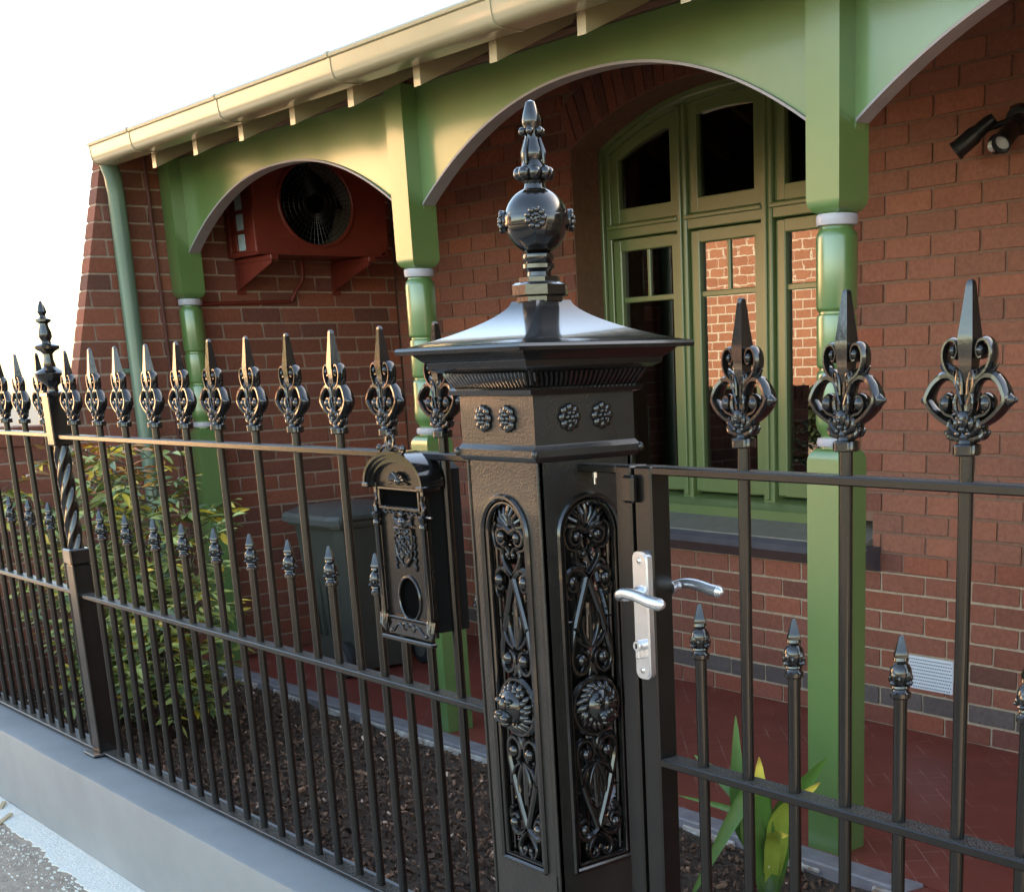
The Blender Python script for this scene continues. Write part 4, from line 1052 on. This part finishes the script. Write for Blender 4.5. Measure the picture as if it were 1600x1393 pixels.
# ------------------------------------------------------------------ letterbox hung on the fence
lb = thing('letterbox', 'black ornate cast letterbox with crest and oval window hung on the fence', 'letterbox', (-1.285, -.02, .6))
def letterbox():
    xa, xb, y0, y1, z0, zs = -1.362, -1.184, -.044, .040, .622, .908
    xc = (xa+xb)/2; hw = (xb-xa)/2; n = 20; rise = .042
    topz = lambda x: zs+rise*math.sqrt(max(0, 1-((x-xc)/hw)**2))
    # body behind the face
    xs = [xa+(xb-xa)*i/n for i in range(n+1)]
    xq = [min(x, xb-.014) for x in xs]
    mb = MB(); mb.strip([(x, z0+.006) for x in xq], [(x, topz(x)) for x in xq], y0+.0078, y1)
    body = mb.build('body', 'boxbody', lb, 30)
    # face plate with slot and oval cut through
    mb = MB(); ya, yb = y0, y0+.006
    sx0, sx1, sz0, sz1 = xc-.067, xc+.067, .862, .893
    ox, oz, oa, ob = xc+.006, .689, .036, .041
    mb.box(xa, sx0, ya, yb, sz0, sz1); mb.box(sx1, xb, ya, yb, sz0, sz1)
    mb.strip([(x, sz1) for x in xs], [(x, topz(x)) for x in xs], ya, yb)
    zt_, zb_ = .745, .632
    mb.box(xa, xb, ya, yb, zt_, sz0); mb.box(xa, xb, ya, yb, z0, zb_)
    m_ = 40; ell = []; rec = []
    for i in range(m_+1):
        a = 2*pi*i/m_+pi/4; c, s_ = math.cos(a), math.sin(a); ell.append((ox+oa*c, oz+ob*s_))
        k = min(((xb if c > 0 else xa)-ox)/c if abs(c) > 1e-6 else 9, ((zt_ if s_ > 0 else zb_)-oz)/s_ if abs(s_) > 1e-6 else 9); rec.append((ox+k*c, oz+k*s_))
    mb.strip(ell, rec, ya, yb)
    face = mb.build('face_plate', 'iron_satin', lb, 30)
    MB().tube([(ox+(oa+.001)*math.cos(2*pi*i/40), y0-.001, oz+(ob+.001)*math.sin(2*pi*i/40)) for i in range(40)], .0032, 8, closed=True).build('oval_rim', 'iron', face)
    mb = MB()
    for (u0, u1, v0, v1) in ((sx0-.006, sx1+.006, sz1, sz1+.0055), (sx0-.006, sx1+.006, sz0-.0055, sz0), (sx0-.006, sx0, sz0, sz1), (sx1, sx1+.006, sz0, sz1)): mb.box(u0, u1, y0-.006, y0-.0003, v0, v1, .001)
    for u in (-.05, -.02, .015, .045): mb.tube(S2([(xc+u-.012, .853), (xc+u-.004, .849), (xc+u+.004, .853), (xc+u+.014, .850)], 4, y0-.002), .0022, 6)
    mb.build('slot_frame', 'iron', face, 30)
    # arched hood, three steps
    hood = MB()
    for k, (g0, g1, yy) in enumerate([(0, .008, -.008), (.008, .014, -.013), (.014, .020, -.018)]):
        P0, P1 = [], []
        for i in range(n+1):
            a = pi*i/n; c, s_ = math.cos(a), math.sin(a)
            P0.append((xc-(hw+g0-.004)*c, zs-.004+(rise+g0-.001)*s_)); P1.append((xc-(hw+g1-.004)*c, zs-.004+(rise+g1)*s_))
        hood.strip(P0, P1, y0+yy, y0+.012 if k < 2 else y0+.030)
    for s in (-1, 1): hood.box(xc+s*(hw+.008)-.011, xc+s*(hw+.008)+.011, y0-.020, y0+.02, zs-.012, zs-.003, .002)
    hood.build('hood', 'iron', lb, 30)
    crest = MB()        # scrolled cresting on top of the hood
    zt2 = zs+rise+.018
    for s in (-1, 1):
        crest.tube(S2([(xc, zt2), (xc+s*.012, zt2+.006), (xc+s*.030, zt2+.004), (xc+s*.040, zt2-.004), (xc+s*.046, zt2+.002), (xc+s*.041, zt2+.008)], 4, y0-.012), .0032, 8); crest.ball((xc+s*.042, y0-.012, zt2+.003), .0055)
        crest.tube(S2([(xc+s*.004, zt2+.002), (xc+s*.012, zt2+.012), (xc+s*.010, zt2+.024), (xc+s*.003, zt2+.026)], 4, y0-.012), .0028, 8)
    crest.ball((xc, y0-.012, zt2+.010), (.006, .005, .009)); crest.ball((xc, y0-.012, zt2+.028), (.0045, .0045, .005)); crest.build('cresting', 'iron', lb)
    sh = MB()           # shell under the hood
    for i in range(7):
        a = math.radians(10+160*i/6); sh.tube([(xc+.006*math.cos(a), y0-.003, .911+.004*math.sin(a)), (xc+.028*math.cos(a), y0-.0055, .911+.016*math.sin(a))], [.002, .0036], 8)
    sh.ball((xc, y0-.005, .910), (.009, .005, .006)); sh.tube(S2([(xc-.034, .905), (xc-.02, .9075), (xc, .9045), (xc+.02, .9075), (xc+.034, .905)], 4, y0-.002), .0024, 8); sh.build('shell', 'iron', face)
    # crest in relief: helm, wings and shield of scrollwork
    rl = MB(); r = random.Random(17); cz = .792; cxx = xc+.004
    sh_ = [(-.030, .030), (.030, .030), (.031, .004), (.024, -.022), (.0, -.042), (-.024, -.022), (-.031, .004)]
    rl.prism([(cxx+a*.9, cz+b*.9) for a, b in sh_], y0-.004, y0-.0003, 'y')
    for i in range(7):
        a, b = sh_[i], sh_[(i+1) % 7]; rl.tube([(cxx+a[0], y0-.004, cz+a[1]), (cxx+b[0], y0-.004, cz+b[1])], .0024, 8)
    for k in range(46):
        u, w_ = r.uniform(-.026, .026), r.uniform(-.034, .028)
        if abs(u) > .030-max(0, -w_)*.75: continue
        a = r.uniform(0, 6.3); l = r.uniform(.004, .008)
        rl.tube(S2([(cxx+u-l*math.cos(a), cz+w_-l*math.sin(a)), (cxx+u+.003*math.sin(a), cz+w_-.003*math.cos(a)), (cxx+u+l*math.cos(a), cz+w_+l*math.sin(a))], 3, y0-.0055), r.uniform(.0012, .0024), 6)
    for s in (-1, 1):
        for j in range(4): rl.tube(S2([(cxx+s*.006, cz+.034+j*.003), (cxx+s*(.022+.003*j), cz+.040+j*.003), (cxx+s*(.036-.003*j), cz+.036+j*.006)], 3, y0-.003), [.0026]*4+[.002]*2+[.001], 6)
        for j in range(5): rl.tube(S2([(cxx+s*.028, cz+.02-.014*j), (cxx+s*.037, cz+.016-.014*j), (cxx+s*.033, cz+.008-.014*j)], 3, y0-.002), .002, 6)
    rl.ball((cxx, y0-.004, cz+.043), (.011, .007, .010)); rl.ball((cxx, y0-.004, cz+.056), (.005, .005, .007))
    for k in range(3): rl.tube([(cxx-.008, y0-.010, cz+.039+.004*k), (cxx+.008, y0-.010, cz+.039+.004*k)], .0013, 6)
    rl.tube(S2([(cxx-.006, cz+.066), (cxx, cz+.061), (cxx+.007, cz+.066), (cxx+.003, cz+.070)], 3, y0-.003), .0018, 6)
    rl.build('crest_relief', 'iron', face)
    # corner columns with capitals, fan shells at the foot, apron with scroll
    for s in (-1, 1):
        x = xc+s*(hw-.006); c = MB()
        c.lathe([(.0065, .652), (.0055, .662), (.0055, .822), (.0075, .826), (.0075, .832), (.0055, .835), (.0085, .842), (.0095, .847), (.006, .850)], 12, (x, y0-.007, 0))
        c.tube(S2([(x, .850), (x+s*.003, .862), (x-s*.003, .874), (x+s*.001, .886)], 4, y0-.005), [.0045]*5+[.0035]*4+[.0028]*4, 8); c.box(x-.005, x+.005, y0-.006, y0-.0003, .885, .905, .001)
        c.build('column', 'iron', lb)
        f = MB()
        for i in range(5): f.tube([(x, y0-.006, .618), (x+s*(-.007+.0042*i)*1.2, y0-.010, .634), (x+s*(-.011+.0062*i), y0-.006, .653)], [.0016, .0028, .0020], 8)
        f.build('fan_shell', 'iron', lb)
        MB().tube([(x+s*.008, y0-.004, .848 if s > 0 else .6), (x+s*.026, y0-.004, .848 if s > 0 else .6)], .0022, 8).build('hinge_pin', 'zinc', lb) if s > 0 else None
    ap = MB(); ap.box(xc-hw+.012, xc+hw-.012, y0-.005, y0-.0003, .614, .646, .0015); ap.box(xc-hw-.002, xc+hw+.002, y0-.014, y0-.0003, .604, .6125, .002)
    ap.box(xc-hw+.010, xc+hw-.010, y0-.008, y0-.0003, .647, .6515, .001)
    for s in (-1, 1):
        ap.tube(S2([(xc, .634), (xc+s*.010, .640), (xc+s*.020, .636), (xc+s*.018, .627), (xc+s*.010, .628)], 4, y0-.006), .0020, 6); ap.tube(S2([(xc+s*.018, .630), (xc+s*.034, .637), (xc+s*.048, .628), (xc+s*.056, .621)], 4, y0-.006), .0020, 6); ap.ball((xc+s*.062, y0-.006, .622), (.004, .003, .004))
    ap.build('apron', 'iron', lb, 30)
    MB().box(xa+.002, xb-.0145, y0+.0064, y0+.0074, z0+.01, zs).build('inner_shade', 'dark', lb, 0)  # black sheet painted in for the shade behind slot and oval
letterbox()

# ------------------------------------------------------------------ plants
def leaf_mesh(name, l=1, w=.3, fold=.10, curl=.18):
    mb = MB(); rows = [(0, .03), (.2, .6), (.45, 1), (.7, .8), (.9, .35), (1, 0.02)]; vs = []; fs = []
    for t, k in rows:
        z = -curl*t*t*l; vs += [(-w/2*k, t*l, z+fold*w*k), (0, t*l, z), (w/2*k, t*l, z+fold*w*k)]
    for i in range(len(rows)-1):
        a = i*3; fs += [(a, a+1, a+4, a+3), (a+1, a+2, a+5, a+4)]
    mb.add(vs, fs); me = mb.mesh(name, 60); tint_attr(me, [(1, 1, 1)]*len(me.vertices)); return me
LEAVES = [leaf_mesh('leaf', 1, .30, .25, .15), leaf_mesh('leaf', 1, .36, .2, .32), leaf_mesh('leaf', 1, .26, .3, .05)]
for me in LEAVES: me.materials.append(MT['leaf'])
def bush():
    b = thing('nandina_bush', 'leafy olive-green bush with reddish tips behind the fence', 'bush', (-5.35, 1.0, -.52)); r = random.Random(44); leaves = []
    stems = MB(); canes = []
    for k in range(22):
        bx, by = -5.40+r.uniform(-.34, .34), 1.02+r.uniform(-.2, .2)
        tx, ty, tz = bx+r.uniform(-.66, .80), by+r.uniform(-.38, .36), r.uniform(.15, .84)
        if tx > -4.75: tz = min(tz, .45)
        P = spline([(bx, by, -.53), (bx+(tx-bx)*.25, by+(ty-by)*.25, -.53+(tz+.53)*.45), (tx, ty, tz)], 6); canes.append(P)
        stems.tube(P, [.009*(1-.65*i/len(P)) for i in range(len(P))], 6)
    for P in canes:
        for i in range(3, len(P)):
            for q in range(2 if i % 2 else 3):
                p = P[i]; a = r.uniform(0, 2*pi); d = Vector((math.cos(a), math.sin(a), r.uniform(-.1, .5))).normalized(); L = r.uniform(.12, .26)
                e = p+d*L+Vector((0, 0, -.25*L*L)); stems.tube([p, (p+e)/2+Vector((0, 0, .012)), e], [.0024, .002, .0012], 4)
                for t in (.45, .7, .85, 1.0):
                    c = p.lerp(e, t)+Vector((0, 0, .008))
                    for s in ((-1, 1) if t < 1 else (-1, 0, 1)):
                        dd = (d*.55+Vector((-d.y, d.x, 0))*s*.8+Vector((r.uniform(-.3, .3), r.uniform(-.3, .3), r.uniform(-.45, .35)))).normalized()
                        l = r.uniform(.045, .095)
                        leaves.append((c, dd, l))
    stems.build('stems', 'stem', b)
    leaves.sort(key=lambda q: (q[0]-CAM).length); mb = MB(); cols = []
    for i, (c, d, l) in enumerate(leaves):
        top = c.z > .62+.08*r.random() and c.x < -5.0; t = r.random()
        if top and t < .85: col = r.choice([(3.2, .9, .9), (4.2, 1.6, .9), (4.5, 2.6, .8), (2.4, 1.0, 1.0)])
        elif t < .10: col = (3.8, 2.3, .8)
        elif t < .42: col = (2.5, 2.3, 1.9)
        elif t < .74: col = (1.7, 1.7, 1.2)
        else: g = r.uniform(.75, 1.1); col = (g*.8, g, g)
        q = d.to_track_quat('Y', 'Z') @ Quaternion((0, 1, 0), r.gauss(0, .5)); me = LEAVES[r.randrange(3)]
        if i < 300:
            o = D.objects.new('leaf', me); COL.objects.link(o); o.parent = b; o.location = c-b.location; o.rotation_mode = 'QUATERNION'; o.rotation_quaternion = q; o.scale = (l, l, l); o.color = (*col, 1)
        else:
            M = Matrix.Translation(c) @ q.to_matrix().to_4x4() @ Matrix.Diagonal((l, l, l, 1)); k = len(mb.v)
            mb.add([v.co for v in me.vertices], [tuple(p.vertices) for p in me.polygons], M); cols += [col]*(len(mb.v)-k)
    me = mb.mesh('leaf', 60); tint_attr(me, cols); o = put('leaf', me, 'leaf', b); o['kind'] = 'stuff'
bush()
def strap():
    b = thing('strap_leaf_plant', 'small strap-leaved plant with yellowed tips by the gate', 'plant', (-1.86, 1.53, -.53))
    base = Vector((-1.86, 1.53, -.535)); r = random.Random(6)
    defs = [  # tip, width, bend, tip colour
        ((-1.97, 1.50, .04), .046, (-.02, -.04, 0), 0), ((-1.80, 1.43, -.045), .062, (.0, -.02, .02), 1), ((-1.58, 1.46, -.085), .046, (-.05, 0, .07), 1), ((-2.10, 1.44, -.10), .048, (.05, 0, .10), 0),
        ((-1.68, 1.60, -.06), .058, (-.05, 0, .05), 0), ((-1.67, 1.42, -.26), .034, (-.02, 0, .09), 1), ((-1.93, 1.24, -.50), .046, (.05, .06, .36), 0), ((-2.25, 1.50, -.28), .020, (.1, 0, .12), 0), ((-1.88, 1.45, -.02), .055, (.02, -.05, 0), 0)]
    for k, (tip, w_, bend, yel) in enumerate(defs):
        tip = Vector(tip); mid = base.lerp(tip, .5)+Vector(bend); N = 12; mb = MB(); vs = []; cols = []; fs = []
        P = spline([base+Vector((r.uniform(-.015, .015), r.uniform(-.015, .015), 0)), base.lerp(mid, .5)+Vector((0, 0, .02)), mid, tip], 5); N = len(P)
        view = Vector((.75, -.62, .2))
        for i, p in enumerate(P):
            t = i/(N-1); T = (P[min(N-1, i+1)]-P[max(0, i-1)]).normalized(); S = T.cross(view).normalized(); wk = 1.5*w_*(.55+.45*math.sin(pi*min(1, t*1.15)))*(1 if t < .72 else max(.06, 1-((t-.72)/.28)**2)); nn = S.cross(T).normalized()
            vs += [p-S*wk/2+nn*wk*.16, p-nn*wk*.02, p+S*wk/2+nn*wk*.16]
            c = (.66, .92, .62) if t < .2 else (.56, .92+.1*math.sin(k*2.1), .50)
            if k in (2, 5): c = (2.2, 2.2, .9)
            if yel and t > .86: c = (5.5, 3.8, 1.8) if t < .97 else (3.0, 1.5, .8)
            cols += [c]*3
        for i in range(N-1): a = 3*i; fs += [(a, a+1, a+4, a+3), (a+1, a+2, a+5, a+4)]
        mb.add(vs, fs); me = mb.mesh('leaf', 60); tint_attr(me, cols); me.materials.append(MT['leaf']); put('leaf', me, None, b)
    mb = MB().lathe([(.020, -.56), (.022, -.50), (.018, -.44), (.010, -.40)], 12, (-1.86, 1.53, 0)); mb.build('stalk', mat('pale_stalk', (.12, .17, .07), .6), b)
    MB().ball((-1.845, 1.503, -.425), (.014, .006, .012)).build('cut_stub', mat('cut_stub_cream', (.62, .55, .25), .6), b)
strap()

# ------------------------------------------------------------------ across the street (seen only as reflections in glass and gloss paint)
def opposite():
    a = thing('cottage', 'sunlit red brick cottage across the street, reflected in the window', 'building', (-14, -10, -.24))
    MB().box(-17.9, -13.9, -14, -9.2, -.3, 3.5).build('wall', 'farbrick', a, 0)
    MB().prism([(-8.7, 3.35), (-8.7, 3.5), (-12, 6.0), (-15, 3.5), (-15, 3.35)], -18.3, -13.5, 'x').build('roof', 'slate', a, 0)
    b = thing('rendered_building', 'sunlit cream building across the street, reflected in the green gloss paint', 'building', (-30, -9.5, -.24))
    MB().box(-60, -20.6, -16, -9.6, -.3, 8.6).build('wall', 'cream', b, 0)
    MB().box(-60.2, -20.5, -16.2, -9.4, 8.6, 9.0, .02).build('parapet', 'cream', b)
    r = random.Random(77)
    def hedge(x0, x1, y, z1, dep, label, n):  # added dark masses that stand in for shadow in the window reflection
        h = thing('hedge', label, 'hedge', ((x0+x1)/2, y, -.24)); mb = MB()
        mb.box(x0+.15, x1-.15, y-dep+.12, y+dep-.12, -.24, z1-.12)
        for k in range(n):
            p = Vector((r.uniform(x0, x1), y+r.uniform(-dep, dep), r.uniform(-.2, z1))); q = Quaternion((r.gauss(0, 1), r.gauss(0, 1), r.gauss(0, 1), r.gauss(0, 1))).normalized()
            M = Matrix.Translation(p) @ q.to_matrix().to_4x4(); mb.add([(-.09, 0, 0), (0, -.05, .01), (.1, 0, 0), (0, .05, .01)], [(0, 1, 2, 3)], M)
        mb.build('foliage', 'hedge', h, 0)
    hedge(-20.6, -17.75, -8.9, 4.6, .5, 'added tall dark hedge across the street, standing in for shade beside the reflected cottage', 5000)
    hedge(-17.7, -13.6, -8.6, .62, .25, 'added low dark hedge across the street, standing in for shadow on the reflected cottage', 2500)
opposite()
